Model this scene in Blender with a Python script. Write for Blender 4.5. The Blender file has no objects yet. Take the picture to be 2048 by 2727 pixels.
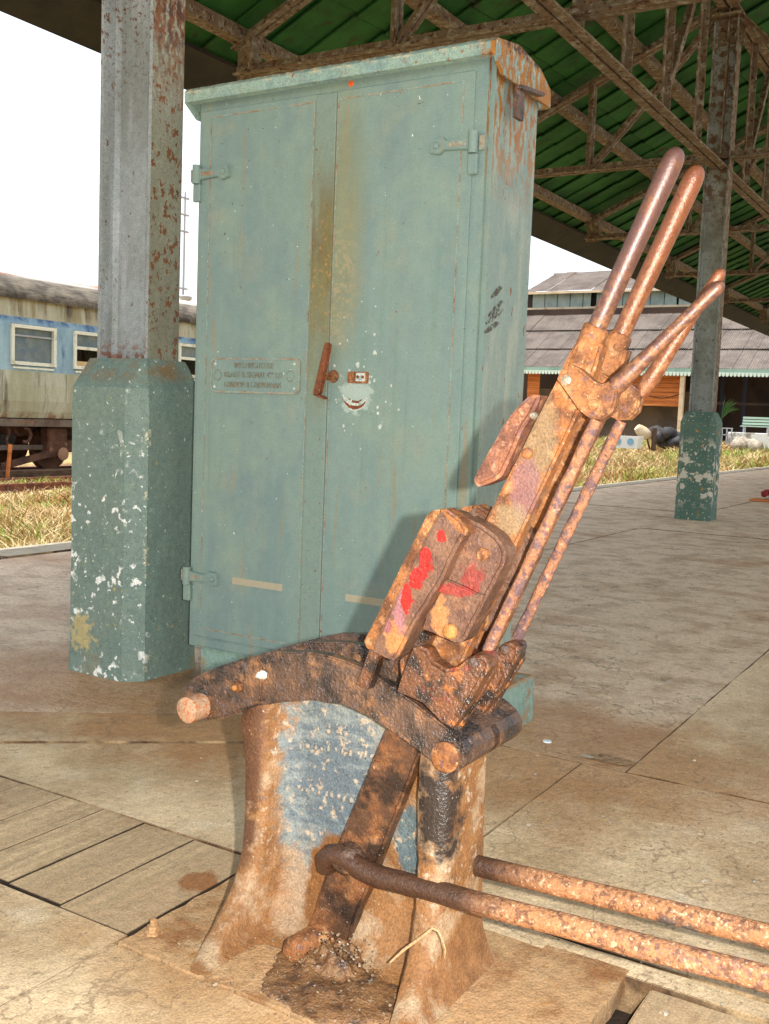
import bpy, bmesh, math, random
from mathutils import Vector, Matrix, noise as mnoise

random.seed(11)
SC = bpy.context.scene
COL = SC.collection
RAD = math.radians

# ------------------------------------------------------------------ camera, sky, sun, flash, exposure
PW, PH, FPX = 2048.0, 2727.0, 2750.0
PITCH, ROLL, YAW = RAD(5.354), RAD(2.258), RAD(31.116)
CAM = Vector((0, 0, 0.9))
_d = Vector((math.cos(YAW), math.sin(YAW), 0)); _r = Vector((math.sin(YAW), -math.cos(YAW), 0)); _u = Vector((0, 0, 1))
FW = _d*math.cos(PITCH) - _u*math.sin(PITCH); _up = _d*math.sin(PITCH) + _u*math.cos(PITCH)
RT = _r*math.cos(ROLL) + _up*math.sin(ROLL); UP = _up*math.cos(ROLL) - _r*math.sin(ROLL)
cd = bpy.data.cameras.new('camera'); cam = bpy.data.objects.new('camera', cd); COL.objects.link(cam)
cd.sensor_fit = 'VERTICAL'; cd.sensor_height = 36.0; cd.lens = FPX/PH*36.0
cd.clip_start = 0.02; cd.clip_end = 2000
cam.matrix_world = Matrix(((RT.x, UP.x, -FW.x, CAM.x), (RT.y, UP.y, -FW.y, CAM.y), (RT.z, UP.z, -FW.z, CAM.z), (0, 0, 0, 1)))
SC.camera = cam

SUN_EL, SUN_AZ = RAD(76), RAD(108)          # azimuth measured from +X towards +Y: high over the tracks
w = bpy.data.worlds.new('World'); SC.world = w; w.use_nodes = True
nt = w.node_tree; nt.nodes.clear()
sky = nt.nodes.new('ShaderNodeTexSky'); sky.sky_type = 'NISHITA'; sky.sun_disc = False
sky.sun_elevation = SUN_EL; sky.sun_rotation = RAD(90) - SUN_AZ
sky.air_density = 1.0; sky.dust_density = 2.0; sky.ozone_density = 0.6
hs = nt.nodes.new('ShaderNodeHueSaturation'); hs.inputs['Saturation'].default_value = 0.35
bg = nt.nodes.new('ShaderNodeBackground'); bg.inputs['Strength'].default_value = 0.15
wo = nt.nodes.new('ShaderNodeOutputWorld')
nt.links.new(sky.outputs[0], hs.inputs['Color']); nt.links.new(hs.outputs[0], bg.inputs[0]); nt.links.new(bg.outputs[0], wo.inputs[0])
sl = bpy.data.lights.new('sun', 'SUN'); sl.energy = 2.0; sl.angle = RAD(0.5); sl.color = (1, .98, .94)
so = bpy.data.objects.new('sun', sl); COL.objects.link(so)
sd = Vector((math.cos(SUN_EL)*math.cos(SUN_AZ), math.cos(SUN_EL)*math.sin(SUN_AZ), math.sin(SUN_EL)))
so.rotation_euler = sd.to_track_quat('Z', 'Y').to_euler(); so.location = (0, 0, 30)
# the photographer's flash gun, a hand's breadth right of the lens: it throws the hard shadows left of the lever frame
fl = bpy.data.lights.new('camera_flash', 'POINT'); fl.energy = 112; fl.shadow_soft_size = 0.012; fl.color = (1, 1, .98)
fo = bpy.data.objects.new('camera_flash', fl); COL.objects.link(fo); fo.location = CAM + RT*0.088 + UP*0.015
SC.view_settings.view_transform = 'Standard'; SC.view_settings.look = 'None'
SC.view_settings.exposure = 1.2; SC.view_settings.gamma = 1.0; SC.view_settings.use_curve_mapping = False
SC.render.engine = 'CYCLES'; SC.cycles.max_bounces = 6

# ------------------------------------------------------------------ survey: sight lines met with real planes
def _ray(u, v): return FW + RT*((u-PW/2)/FPX) - UP*((v-PH/2)/FPX)
def _at(ax, val, u, v):
    d = _ray(u, v); t = (val-CAM[ax])/d[ax]; return CAM + d*t
def aX(x, u, v): return _at(0, x, u, v)
def aY(y, u, v): return _at(1, y, u, v)
def aZ(z, u, v): return _at(2, z, u, v)
def yz(x, pts): return [(p.y, p.z) for p in (aX(x, *q) for q in pts)]
def gF(x, y): return (950+x/2.5554, 1200+y/2.5554)
def gG(x, y): return (400+x/1.661, 1600+y/1.661)
def gH(x, y): return (1200+x/2.768, 850+y/2.768)

# ------------------------------------------------------------------ object helpers
ORG = {}
def tag(o, label=None, cat=None, group=None, kind=None):
    if label: o['label'] = label
    if cat: o['category'] = cat
    if group: o['group'] = group
    if kind: o['kind'] = kind
    return o
def thing(name, loc, label, cat, group=None):
    o = bpy.data.objects.new(name, None); COL.objects.link(o); o.location = loc; o.empty_display_size = .1
    ORG[o.name] = Vector(loc); return tag(o, label, cat, group)
def link(me, name, parent=None, org=None):
    o = bpy.data.objects.new(name, me); COL.objects.link(o)
    if parent is not None:
        o.parent = parent; ORG[o.name] = ORG[parent.name]
    else:
        ORG[o.name] = Vector(org or (0, 0, 0)); o.location = ORG[o.name]
    return o
def finish(bm, name, m, parent=None, smooth=False, org=None, sharp=None, recalc=True):
    if recalc: bmesh.ops.recalc_face_normals(bm, faces=bm.faces)
    off = ORG[parent.name] if parent is not None else Vector(org or (0, 0, 0))
    if off.length > 0: bmesh.ops.translate(bm, verts=bm.verts, vec=-off)
    if smooth:
        for f in bm.faces: f.smooth = True
        if sharp:
            for e in bm.edges:
                if len(e.link_faces) == 2 and e.calc_face_angle(0) > RAD(sharp): e.smooth = False
    me = bpy.data.meshes.new(name); bm.to_mesh(me); bm.free(); me.materials.append(m)
    return link(me, name, parent, org)
def bx(bm, a, b):
    (x0, y0, z0), (x1, y1, z1) = a, b
    vs = [bm.verts.new(p) for p in ((x0,y0,z0),(x1,y0,z0),(x1,y1,z0),(x0,y1,z0),(x0,y0,z1),(x1,y0,z1),(x1,y1,z1),(x0,y1,z1))]
    for f in ((0,3,2,1),(4,5,6,7),(0,1,5,4),(1,2,6,5),(2,3,7,6),(3,0,4,7)): bm.faces.new([vs[i] for i in f])
    return vs
def bevel(bm, off, ang=25, seg=1):
    if off <= 0: return
    es = [e for e in bm.edges if len(e.link_faces) == 2 and e.calc_face_angle(0) > RAD(ang)]
    bmesh.ops.bevel(bm, geom=es, offset=off, segments=seg, affect='EDGES', clamp_overlap=True)
def box(name, a, b, m, parent=None, bev=0, org=None, seg=1):
    bm = bmesh.new(); bx(bm, a, b); bmesh.ops.recalc_face_normals(bm, faces=bm.faces); bevel(bm, bev, seg=seg)
    return finish(bm, name, m, parent, org=org)
def beam_bm(bm, p, q, w_, h_, upv=(0, 0, 1)):
    p, q = Vector(p), Vector(q); d = (q-p).normalized(); upv = Vector(upv)
    if abs(d.dot(upv)) > .98: upv = Vector((1, 0, 0))
    s = d.cross(upv).normalized(); t = s.cross(d).normalized()
    vs = []
    for c in (p, q):
        for a, b in ((-1,-1),(1,-1),(1,1),(-1,1)): vs.append(bm.verts.new(c + s*(a*w_/2) + t*(b*h_/2)))
    for f in ((0,1,2,3),(7,6,5,4),(0,4,5,1),(1,5,6,2),(2,6,7,3),(3,7,4,0)): bm.faces.new([vs[i] for i in f])
def beam(name, p, q, w_, h_, m, parent=None, org=None, upv=(0,0,1)):
    bm = bmesh.new(); beam_bm(bm, p, q, w_, h_, upv); return finish(bm, name, m, parent, org=org)
def tube_bm(bm, pts, radii, seg=16, cap=True, wob=0.0):
    pts = [Vector(p) for p in pts]; rings = []
    up0 = Vector((0.13, 0.21, 1))
    for i, p in enumerate(pts):
        d = (pts[min(i+1, len(pts)-1)] - pts[max(i-1, 0)]).normalized()
        s = d.cross(up0)
        if s.length < .1: s = d.cross(Vector((1, .1, 0)))
        s.normalize(); t = s.cross(d).normalized()
        r = radii[i] if isinstance(radii, (list, tuple)) else radii
        ring = []
        for k in range(seg):
            a = 2*math.pi*k/seg
            rr = r*(1 + (wob*mnoise.noise((p + (s*math.cos(a)+t*math.sin(a))*r)*60) if wob else 0))
            ring.append(bm.verts.new(p + s*(rr*math.cos(a)) + t*(rr*math.sin(a))))
        rings.append(ring)
    for a, b in zip(rings, rings[1:]):
        for k in range(seg): bm.faces.new((a[k], a[(k+1)%seg], b[(k+1)%seg], b[k]))
    if cap:
        bm.faces.new(rings[0][::-1]); bm.faces.new(rings[-1])
def tube(name, pts, radii, m, parent=None, seg=16, org=None, wob=0.0, sharp=50):
    bm = bmesh.new(); tube_bm(bm, pts, radii, seg, wob=wob); return finish(bm, name, m, parent, smooth=True, org=org, sharp=sharp)
def resample(pts, step, amp, seed):
    out = []; n = len(pts)
    for i in range(n):
        a, b = Vector(pts[i]), Vector(pts[(i+1) % n]); L = (b-a).length; k = max(1, int(L/step))
        nrm = Vector((-(b-a).y, (b-a).x)).normalized()
        for j in range(k):
            p = a + (b-a)*(j/k)
            if j: p = p + nrm*(amp*mnoise.noise(Vector((p.x*70+seed, p.y*70, seed*1.7))))
            out.append((p.x, p.y))
    return out
def smoothpoly(pts, n=1):
    for _ in range(n):
        o = []
        for i in range(len(pts)):
            a, b = Vector(pts[i]), Vector(pts[(i+1) % len(pts)]); o += [tuple(a*.75+b*.25), tuple(a*.25+b*.75)]
        pts = o
    return pts
_sd = [0]
def prism_x(name, pts, x0, th, m, parent=None, bev=.002, amp=.0008, step=.012, org=None, smooth=True):
    """outline in (y,z) at front plane x0, going back th metres"""
    _sd[0] += 1
    if amp > 0: pts = resample(pts, step, amp, _sd[0])
    bm = bmesh.new()
    f = [bm.verts.new((x0, y, z)) for y, z in pts]; b = [bm.verts.new((x0+th, y, z)) for y, z in pts]
    n = len(pts)
    bm.faces.new(f); bm.faces.new(b[::-1])
    for i in range(n): bm.faces.new((f[i], b[i], b[(i+1) % n], f[(i+1) % n]))
    bmesh.ops.recalc_face_normals(bm, faces=bm.faces)
    if bev > 0:
        es = [e for e in bm.edges if any(len(fc.verts) > 4 or len(pts) <= 4 for fc in e.link_faces) and e.calc_face_angle(0) > RAD(40)
              and abs(e.verts[0].co.x-x0) < 1e-6 and abs(e.verts[1].co.x-x0) < 1e-6]
        bmesh.ops.bevel(bm, geom=es, offset=bev, segments=2, affect='EDGES', clamp_overlap=True)
    bmesh.ops.triangulate(bm, faces=[fc for fc in bm.faces if len(fc.verts) > 4])
    return finish(bm, name, m, parent, org=org)
def bolt(name, x, y, z, r, h, m, parent, hexa=False):
    bm = bmesh.new(); n = 6 if hexa else 14
    prof = [(0, r*1.05), (h*.7, r), (h, r*.72)]
    rings = []
    for dx, rr in prof:
        rings.append([bm.verts.new((x-dx, y+rr*math.cos(2*math.pi*k/n+.3), z+rr*math.sin(2*math.pi*k/n+.3))) for k in range(n)])
    for a, b in zip(rings, rings[1:]):
        for k in range(n): bm.faces.new((a[k], b[k], b[(k+1)%n], a[(k+1)%n]))
    bm.faces.new(rings[-1])
    return finish(bm, name, m, parent, smooth=not hexa, sharp=50)
def text_mesh(name, txt, size, extrude, m, parent, loc, rot, width=None, align='CENTER', spacing=1.0):
    c = bpy.data.curves.new(name, 'FONT'); c.body = txt; c.size = size; c.align_x = align; c.align_y = 'CENTER'; c.extrude = extrude; c.space_character = spacing
    tmp = bpy.data.objects.new('lettering_curve', c); COL.objects.link(tmp); bpy.context.view_layer.update()
    me = bpy.data.meshes.new_from_object(tmp.evaluated_get(bpy.context.evaluated_depsgraph_get())); bpy.data.objects.remove(tmp); bpy.data.curves.remove(c)
    me.name = name; me.materials.clear(); me.materials.append(m)
    if width:
        xs_ = [v.co.x for v in me.vertices]; k = width/(max(xs_)-min(xs_))
        for v in me.vertices: v.co.x *= k
    o = bpy.data.objects.new(name, me); COL.objects.link(o); o.parent = parent; o.location = Vector(loc)-ORG[parent.name]; o.rotation_euler = rot; ORG[o.name] = ORG[parent.name]; return o
def lathe(name, prof, c, m, parent=None, seg=20, org=None, axis='z'):
    bm = bmesh.new(); rings = []
    for r, h in prof:
        ring = []
        for k in range(seg):
            a = 2*math.pi*k/seg; ca, sa = r*math.cos(a), r*math.sin(a)
            p = (c[0]+ca, c[1]+sa, c[2]+h) if axis == 'z' else ((c[0]+h, c[1]+ca, c[2]+sa) if axis == 'x' else (c[0]+ca, c[1]+h, c[2]+sa))
            ring.append(bm.verts.new(p))
        rings.append(ring)
    for a, b in zip(rings, rings[1:]):
        for k in range(seg): bm.faces.new((a[k], a[(k+1)%seg], b[(k+1)%seg], b[k]))
    bm.faces.new(rings[0][::-1]); bm.faces.new(rings[-1])
    return finish(bm, name, m, parent, smooth=True, org=org, sharp=40)

# ------------------------------------------------------------------ materials
def S(r, g, b):
    f = lambda c: (c/255/12.92) if c/255 <= .04045 else ((c/255+.055)/1.055)**2.4
    return (f(r), f(g), f(b), 1)
def mat(name, base, layers=(), rough=.75, metal=0.0, bump=(), spec=.35, grain=(260, .30)):
    m = bpy.data.materials.new(name); m.use_nodes = True; T = m.node_tree; N = T.nodes; Lk = T.links
    bs = N['Principled BSDF']
    geo = N.new('ShaderNodeNewGeometry'); pos = geo.outputs['Position']
    sep = N.new('ShaderNodeSeparateXYZ'); Lk.new(pos, sep.inputs[0])
    def math_(op, a, b=None, clamp=False):
        n = N.new('ShaderNodeMath'); n.operation = op; n.use_clamp = clamp
        for i, x in enumerate((a, b)):
            if x is None: continue
            if isinstance(x, (int, float)): n.inputs[i].default_value = x
            else: Lk.new(x, n.inputs[i])
        return n.outputs[0]
    def rng(v, lo, hi):
        n = N.new('ShaderNodeMapRange'); n.inputs['From Min'].default_value = lo; n.inputs['From Max'].default_value = hi
        Lk.new(v, n.inputs['Value']); return n.outputs[0]
    def coords(sc):
        mp = N.new('ShaderNodeMapping'); Lk.new(pos, mp.inputs['Vector']); mp.inputs['Scale'].default_value = sc; return mp.outputs[0]
    cache = {}
    def tex(L):
        s = L.get('s', 10); sc = s if isinstance(s, tuple) else (s, s, s)
        key = (sc, L.get('k', 'n'), L.get('d', 4), L.get('o', 0))
        if key in cache: return cache[key]
        v = coords(sc)
        if L.get('k') == 'c':                              # hairline cracks: borders of wandering cells
            nz = N.new('ShaderNodeTexNoise'); Lk.new(pos, nz.inputs['Vector']); nz.inputs['Scale'].default_value = 3.5; nz.inputs['Detail'].default_value = 6
            sc_ = N.new('ShaderNodeVectorMath'); sc_.operation = 'SCALE'; Lk.new(nz.outputs['Color'], sc_.inputs[0]); sc_.inputs['Scale'].default_value = .9
            ad = N.new('ShaderNodeVectorMath'); ad.operation = 'ADD'; Lk.new(v, ad.inputs[0]); Lk.new(sc_.outputs[0], ad.inputs[1])
            t = N.new('ShaderNodeTexVoronoi'); t.feature = 'DISTANCE_TO_EDGE'; Lk.new(ad.outputs[0], t.inputs['Vector']); t.inputs['Scale'].default_value = 1; o = t.outputs['Distance']
        elif L.get('k', 'n') == 'v':
            t = N.new('ShaderNodeTexVoronoi'); Lk.new(v, t.inputs['Vector']); t.inputs['Scale'].default_value = 1; o = t.outputs['Distance']
        else:
            t = N.new('ShaderNodeTexNoise'); Lk.new(v, t.inputs['Vector']); t.inputs['Scale'].default_value = 1
            t.inputs['Detail'].default_value = L.get('d', 4); t.inputs['Roughness'].default_value = L.get('nr', .6)
            if L.get('o'): t.noise_dimensions = '4D'; t.inputs['W'].default_value = L['o']
            o = t.outputs[0]
        cache[key] = o; return o
    col = None; cv = base; rv = rough; rsock = None
    for L in layers:
        if 'spot' in L:                                   # a stain of its own: centre, radii, raggedness
            c, r, amp, soft = L['spot']
            vm = N.new('ShaderNodeVectorMath'); vm.operation = 'SUBTRACT'; Lk.new(pos, vm.inputs[0]); vm.inputs[1].default_value = c
            vd = N.new('ShaderNodeVectorMath'); vd.operation = 'DIVIDE'; Lk.new(vm.outputs[0], vd.inputs[0]); vd.inputs[1].default_value = r
            ln = N.new('ShaderNodeVectorMath'); ln.operation = 'LENGTH'; Lk.new(vd.outputs[0], ln.inputs[0])
            nz = math_('MULTIPLY', math_('SUBTRACT', tex(L), .5), amp)
            mk = rng(math_('ADD', ln.outputs['Value'], nz), 1+soft/2, 1-soft/2)
        else:
            mk = rng(tex(L), L['lo'], L['hi'])
        for ax, a, b in L.get('z', ()):
            mk = math_('MULTIPLY', mk, rng(sep.outputs['XYZ'.index(ax)], a, b))
        if 'm' in L:                                       # gathers into patches
            mk = math_('MULTIPLY', mk, rng(tex({'s': L['m'][0], 'd': 3, 'o': L['m'][3]}), L['m'][1], L['m'][2]))
        if L.get('a', 1) != 1: mk = math_('MULTIPLY', mk, L['a'])
        mx = N.new('ShaderNodeMix'); mx.data_type = 'RGBA'; Lk.new(mk, mx.inputs[0])
        if col is None: mx.inputs[6].default_value = cv
        else: Lk.new(col, mx.inputs[6])
        mx.inputs[7].default_value = L['c']; col = mx.outputs[2]
        if 'r' in L:
            mr = N.new('ShaderNodeMix'); mr.data_type = 'FLOAT'; Lk.new(mk, mr.inputs[0])
            if rsock is None: mr.inputs[2].default_value = rv
            else: Lk.new(rsock, mr.inputs[2])
            mr.inputs[3].default_value = L['r']; rsock = mr.outputs[0]
    if grain:
        g1 = rng(tex({'s': grain[0], 'd': 3, 'o': 31}), .32, .68); g2 = rng(tex({'s': grain[0]*.2, 'd': 4, 'o': 37}), .3, .7)
        gg = math_('ADD', math_('MULTIPLY', g1, grain[1]*2), math_('ADD', math_('MULTIPLY', g2, grain[1]), 1-grain[1]*1.5))
        vm = N.new('ShaderNodeVectorMath'); vm.operation = 'SCALE'; Lk.new(gg, vm.inputs['Scale'])
        if col is None: vm.inputs[0].default_value = cv[:3]
        else: Lk.new(col, vm.inputs[0])
        Lk.new(vm.outputs[0], bs.inputs['Base Color'])
    elif col is None: bs.inputs['Base Color'].default_value = cv
    else: Lk.new(col, bs.inputs['Base Color'])
    if rsock is None: bs.inputs['Roughness'].default_value = rv
    else: Lk.new(rsock, bs.inputs['Roughness'])
    bs.inputs['Metallic'].default_value = metal; bs.inputs['Specular IOR Level'].default_value = spec
    h = None
    for B in bump:
        hh = math_('MULTIPLY', tex(B), B['h']); h = hh if h is None else math_('ADD', h, hh)
    if h is not None:
        b = N.new('ShaderNodeBump'); b.inputs['Strength'].default_value = 1; b.inputs['Distance'].default_value = 1
        Lk.new(h, b.inputs['Height']); Lk.new(b.outputs[0], bs.inputs['Normal'])
    return m

RUSTB = ({'s': 55, 'h': .003, 'd': 5}, {'s': 260, 'h': .0016, 'd': 3})
def rustlayers(*extra):
    return [{'c': S(96, 58, 32), 's': 20, 'lo': .47, 'hi': .6, 'd': 7}, {'c': S(178, 128, 82), 's': 44, 'lo': .53, 'hi': .66, 'd': 7, 'o': 3},
            {'c': S(104, 74, 70), 's': 70, 'lo': .57, 'hi': .66, 'd': 6, 'o': 7}, {'c': S(206, 162, 118), 's': 150, 'lo': .62, 'hi': .70, 'd': 3, 'o': 9, 'a': .7},
            {'c': S(58, 38, 26), 's': 190, 'lo': .62, 'hi': .68, 'd': 3, 'o': 14, 'a': .8}, *extra]
rust = mat('orange_rust', S(146, 92, 50), rustlayers(), rough=.7, bump=RUSTB, spec=.4)
rust_bar = mat('rusty_lever_bar', S(150, 92, 46), rustlayers(
    {'c': S(124, 102, 72), 's': 30, 'spot': (tuple(aX(1.385, 1428, 1160)), (.06, .026, .075), 2.0, .6), 'r': .5, 'a': .85},
    {'c': S(122, 84, 80), 's': 40, 'd': 6, 'o': 2, 'spot': (tuple(aX(1.385, 1395, 1300)), (.06, .022, .045), 2.4, .5), 'r': .5, 'a': .85},
    {'c': S(134, 114, 84), 's': 40, 'd': 6, 'o': 5, 'spot': (tuple(aX(1.385, 1355, 1385)), (.06, .026, .022), 2.6, .8), 'a': .75},
    {'c': S(74, 52, 38), 's': 25, 'o': 4, 'd': 7, 'lo': .3, 'hi': .55, 'z': (('Z', .54, .42),), 'r': .3, 'a': .92}, {'c': S(40, 30, 25), 's': 18, 'o': 6, 'd': 8, 'lo': .5, 'hi': .6, 'z': (('Z', .5, .36),), 'r': .25, 'a': .9},
    {'c': S(150, 138, 120), 's': 160, 'lo': .68, 'hi': .74, 'd': 2, 'z': (('Z', .3, .1),)}), rough=.68, bump=RUSTB, spec=.4)
rust_rod = mat('pitted_purple_rust', S(150, 102, 72), [
    {'c': S(100, 76, 76), 's': 60, 'lo': .46, 'hi': .58, 'd': 7}, {'c': S(180, 136, 104), 's': 110, 'lo': .58, 'hi': .68, 'd': 4, 'o': 4},
    {'c': S(90, 62, 56), 's': 140, 'lo': .6, 'hi': .68, 'd': 3, 'o': 8}], rough=.8, bump=({'s': 90, 'h': .004, 'd': 4}, {'s': 300, 'h': .0015, 'd': 2}))
rust_pull = mat('rusty_pull_rod', S(170, 118, 78), [
    {'c': S(118, 80, 58), 's': 90, 'lo': .5, 'hi': .6, 'd': 5}, {'c': S(208, 170, 134), 's': 150, 'lo': .56, 'hi': .66, 'd': 3, 'o': 4},
    {'c': S(122, 92, 88), 's': 120, 'lo': .5, 'hi': .6, 'd': 3, 'o': 8, 'z': (('Y', .47, .33), ('X', 1.43, 1.42)), 'a': .7},
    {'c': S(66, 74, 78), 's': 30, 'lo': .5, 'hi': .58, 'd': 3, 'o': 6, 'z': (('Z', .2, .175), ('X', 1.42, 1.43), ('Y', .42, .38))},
    {'c': S(74, 50, 36), 's': 14, 'o': 2, 'lo': .2, 'hi': .34, 'z': (('Y', .56, .66),), 'r': .42}], rough=.72, bump=({'s': 120, 'h': .003, 'd': 4}, {'s': 330, 'h': .0012, 'd': 2}))
oily = mat('dark_oily_rust', S(86, 60, 42), [
    {'c': S(40, 31, 26), 's': 16, 'lo': .45, 'hi': .59, 'd': 8, 'r': .22}, {'c': S(134, 92, 58), 's': 30, 'lo': .54, 'hi': .68, 'd': 6, 'o': 5},
    {'c': S(86, 70, 66), 's': 60, 'lo': .56, 'hi': .66, 'd': 4, 'o': 2}, {'c': S(150, 112, 82), 's': 200, 'lo': .66, 'hi': .74, 'd': 2, 'o': 8, 'a': .8}], rough=.45, bump=({'s': 45, 'h': .004, 'd': 6}, {'s': 200, 'h': .0034, 'd': 3}), spec=.7)
wet = mat('wet_greasy_rust', S(102, 62, 36), [
    {'c': S(44, 32, 26), 's': 22, 'lo': .46, 'hi': .58, 'd': 5, 'r': .2}, {'c': S(160, 96, 44), 's': 40, 'lo': .55, 'hi': .68, 'd': 5, 'o': 5},
    {'c': S(120, 40, 26), 's': 18, 'lo': .6, 'hi': .66, 'd': 4, 'o': 9}], rough=.32, bump=({'s': 50, 'h': .0035, 'd': 5}, {'s': 200, 'h': .0022, 'd': 3}), spec=.7)
redbox = mat('red_painted_rust', S(112, 80, 60), [
    {'c': S(92, 62, 48), 's': 24, 'lo': .44, 'hi': .6, 'd': 6}, {'c': S(150, 102, 66), 's': 30, 'd': 6, 'o': 21, 'lo': .56, 'hi': .7},
    {'c': S(168, 110, 64), 's': 60, 'd': 7, 'spot': ((1.318, .768, .572), (.012, .020, .028), 2.0, .3), 'o': 3},
    {'c': S(140, 92, 92), 's': 50, 'd': 5, 'o': 2, 'spot': ((1.318, .762, .618), (.012, .012, .04), 2.4, .4)}, {'c': S(134, 80, 80), 's': 60, 'o': 17, 'spot': ((1.318, .782, .583), (.012, .006, .012), 1.6, .3)},
    {'c': S(150, 34, 28), 's': 80, 'd': 7, 'spot': ((1.318, .722, .688), (.012, .013, .022), 2.4, .15), 'r': .3}, {'c': S(150, 34, 28), 's': 80, 'd': 7, 'spot': ((1.318, .738, .663), (.012, .014, .017), 2.4, .15), 'r': .3},
    {'c': S(166, 34, 26), 's': 70, 'd': 6, 'o': 5, 'spot': ((1.318, .752, .632), (.012, .010, .024), 2.6, .15), 'r': .3}, {'c': S(160, 34, 26), 's': 75, 'o': 4, 'spot': ((1.318, .698, .727), (.012, .008, .009), 2.4, .15), 'r': .3},
    {'c': S(134, 40, 34), 's': 70, 'd': 6, 'o': 6, 'spot': ((1.344, .657, .670), (.012, .016, .022), 3.4, .4), 'a': .7}, {'c': S(140, 40, 34), 's': 70, 'd': 6, 'o': 9, 'spot': ((1.342, .682, .648), (.016, .035, .009), 2.4, .3), 'a': .8},
    {'c': S(168, 110, 64), 's': 70, 'd': 7, 'o': 7, 'spot': ((1.344, .708, .600), (.012, .014, .03), 2.4, .3), 'a': .9},
    {'c': S(168, 112, 66), 's': 200, 'lo': .64, 'hi': .72, 'd': 2, 'o': 12, 'a': .6}], rough=.5, bump=RUSTB, spec=.5)
grip = mat('polished_brown_steel', S(92, 62, 54), [
    {'c': S(112, 72, 50), 's': 40, 'lo': .5, 'hi': .64, 'd': 5}, {'c': S(140, 94, 60), 's': 90, 'lo': .46, 'hi': .6, 'd': 5, 'o': 3, 'z': (('Z', 1.14, 1.03),), 'r': .6},
    {'c': S(84, 52, 40), 's': 160, 'lo': .62, 'hi': .7, 'd': 3, 'o': 6}], rough=.4, metal=.3, bump=({'s': 300, 'h': .0005, 'd': 3},), spec=.7, grain=(260, .16))
grip_orange = mat('orange_brown_steel', S(122, 72, 44), [
    {'c': S(120, 68, 44), 's': 40, 'lo': .5, 'hi': .64, 'd': 5}, {'c': S(150, 100, 62), 's': 90, 'lo': .46, 'hi': .6, 'd': 5, 'o': 3, 'z': (('Z', 1.16, 1.04),), 'r': .6},
    {'c': S(92, 56, 40), 's': 180, 'lo': .6, 'hi': .7, 'd': 3, 'o': 6}], rough=.38, metal=.3, bump=({'s': 260, 'h': .0009, 'd': 3},), spec=.7, grain=(260, .2))
brassy = mat('ochre_bolt_rust', S(172, 120, 66), [{'c': S(170, 104, 52), 's': 90, 'lo': .5, 'hi': .64}], rough=.6, bump=RUSTB)
pale_rust = mat('pale_pink_rust', S(164, 132, 104), [{'c': S(170, 104, 66), 's': 110, 'lo': .5, 'hi': .6, 'd': 4}, {'c': S(150, 130, 120), 's': 60, 'lo': .6, 'hi': .7, 'o': 3}], rough=.8, bump=RUSTB)
casting = mat('blue_painted_casting', S(144, 100, 58), [
    {'c': S(126, 84, 46), 's': 16, 'lo': .42, 'hi': .6, 'd': 6}, {'c': S(166, 138, 106), 's': 14, 'lo': .5, 'hi': .62, 'd': 7, 'o': 3},
    {'c': S(160, 134, 106), 's': 22, 'o': 13, 'spot': ((1.41, .99, .20), (.07, .04, .2), .9, .5)},
    {'c': S(124, 130, 126), 's': 30, 'd': 7, 'spot': ((1.42, .94, .29), (.035, .115, .17), 1.7, .3)},
    {'c': S(78, 90, 98), 's': (40, 22, 60), 'd': 8, 'o': 5, 'spot': ((1.42, .94, .28), (.035, .085, .11), 5.0, .8), 'a': .8},
    {'c': S(92, 104, 104), 's': 30, 'o': 7, 'spot': ((1.42, .78, .215), (.035, .03, .055), 1.6, .25)},
    {'c': S(172, 152, 128), 's': 60, 'lo': .56, 'hi': .64, 'd': 6, 'o': 15, 'z': (('Z', .12, .16),)},
    {'c': S(122, 78, 36), 's': 18, 'o': 4, 'spot': ((1.40, .93, .10), (.06, .05, .09), 1.4, .2)},
    {'c': S(96, 62, 38), 's': 18, 'o': 8, 'lo': .4, 'hi': .5, 'z': (('Y', 1.045, 1.06), ('Z', .1, .16))},
    {'c': S(52, 42, 36), 's': 34, 'd': 7, 'o': 2, 'spot': ((1.38, .712, .30), (.05, .034, .085), 3.0, .5), 'r': .25},
    {'c': S(206, 190, 168), 's': 220, 'lo': .68, 'hi': .74, 'd': 2, 'o': 11, 'a': .8}], rough=.66, bump=({'s': 28, 'h': .005, 'd': 5}, {'s': 200, 'h': .0022, 'd': 3}), spec=.45)
rustbase = mat('earthy_rust_plate', S(182, 144, 102), [
    {'c': S(146, 100, 60), 's': 9, 'lo': .5, 'hi': .68, 'd': 7}, {'c': S(186, 154, 114), 's': 14, 'lo': .54, 'hi': .68, 'd': 6, 'o': 3},
    {'c': S(170, 120, 66), 's': 30, 'lo': .58, 'hi': .7, 'd': 5, 'o': 6}], rough=.85, bump=({'s': 26, 'h': .006, 'd': 5}, {'s': 180, 'h': .002, 'd': 3}))
caked = mat('caked_grease_and_grit', S(134, 96, 60), [
    {'c': S(72, 52, 38), 's': 24, 'lo': .48, 'hi': .62, 'd': 7, 'r': .3}, {'c': S(190, 178, 156), 's': 140, 'lo': .60, 'hi': .68, 'd': 3, 'o': 4, 'a': .7}, {'c': S(120, 80, 48), 's': 50, 'lo': .55, 'hi': .65, 'o': 9}],
    rough=.5, bump=({'s': 60, 'h': .008, 'd': 5}, {'s': 200, 'h': .003, 'd': 3}), spec=.6)

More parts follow.
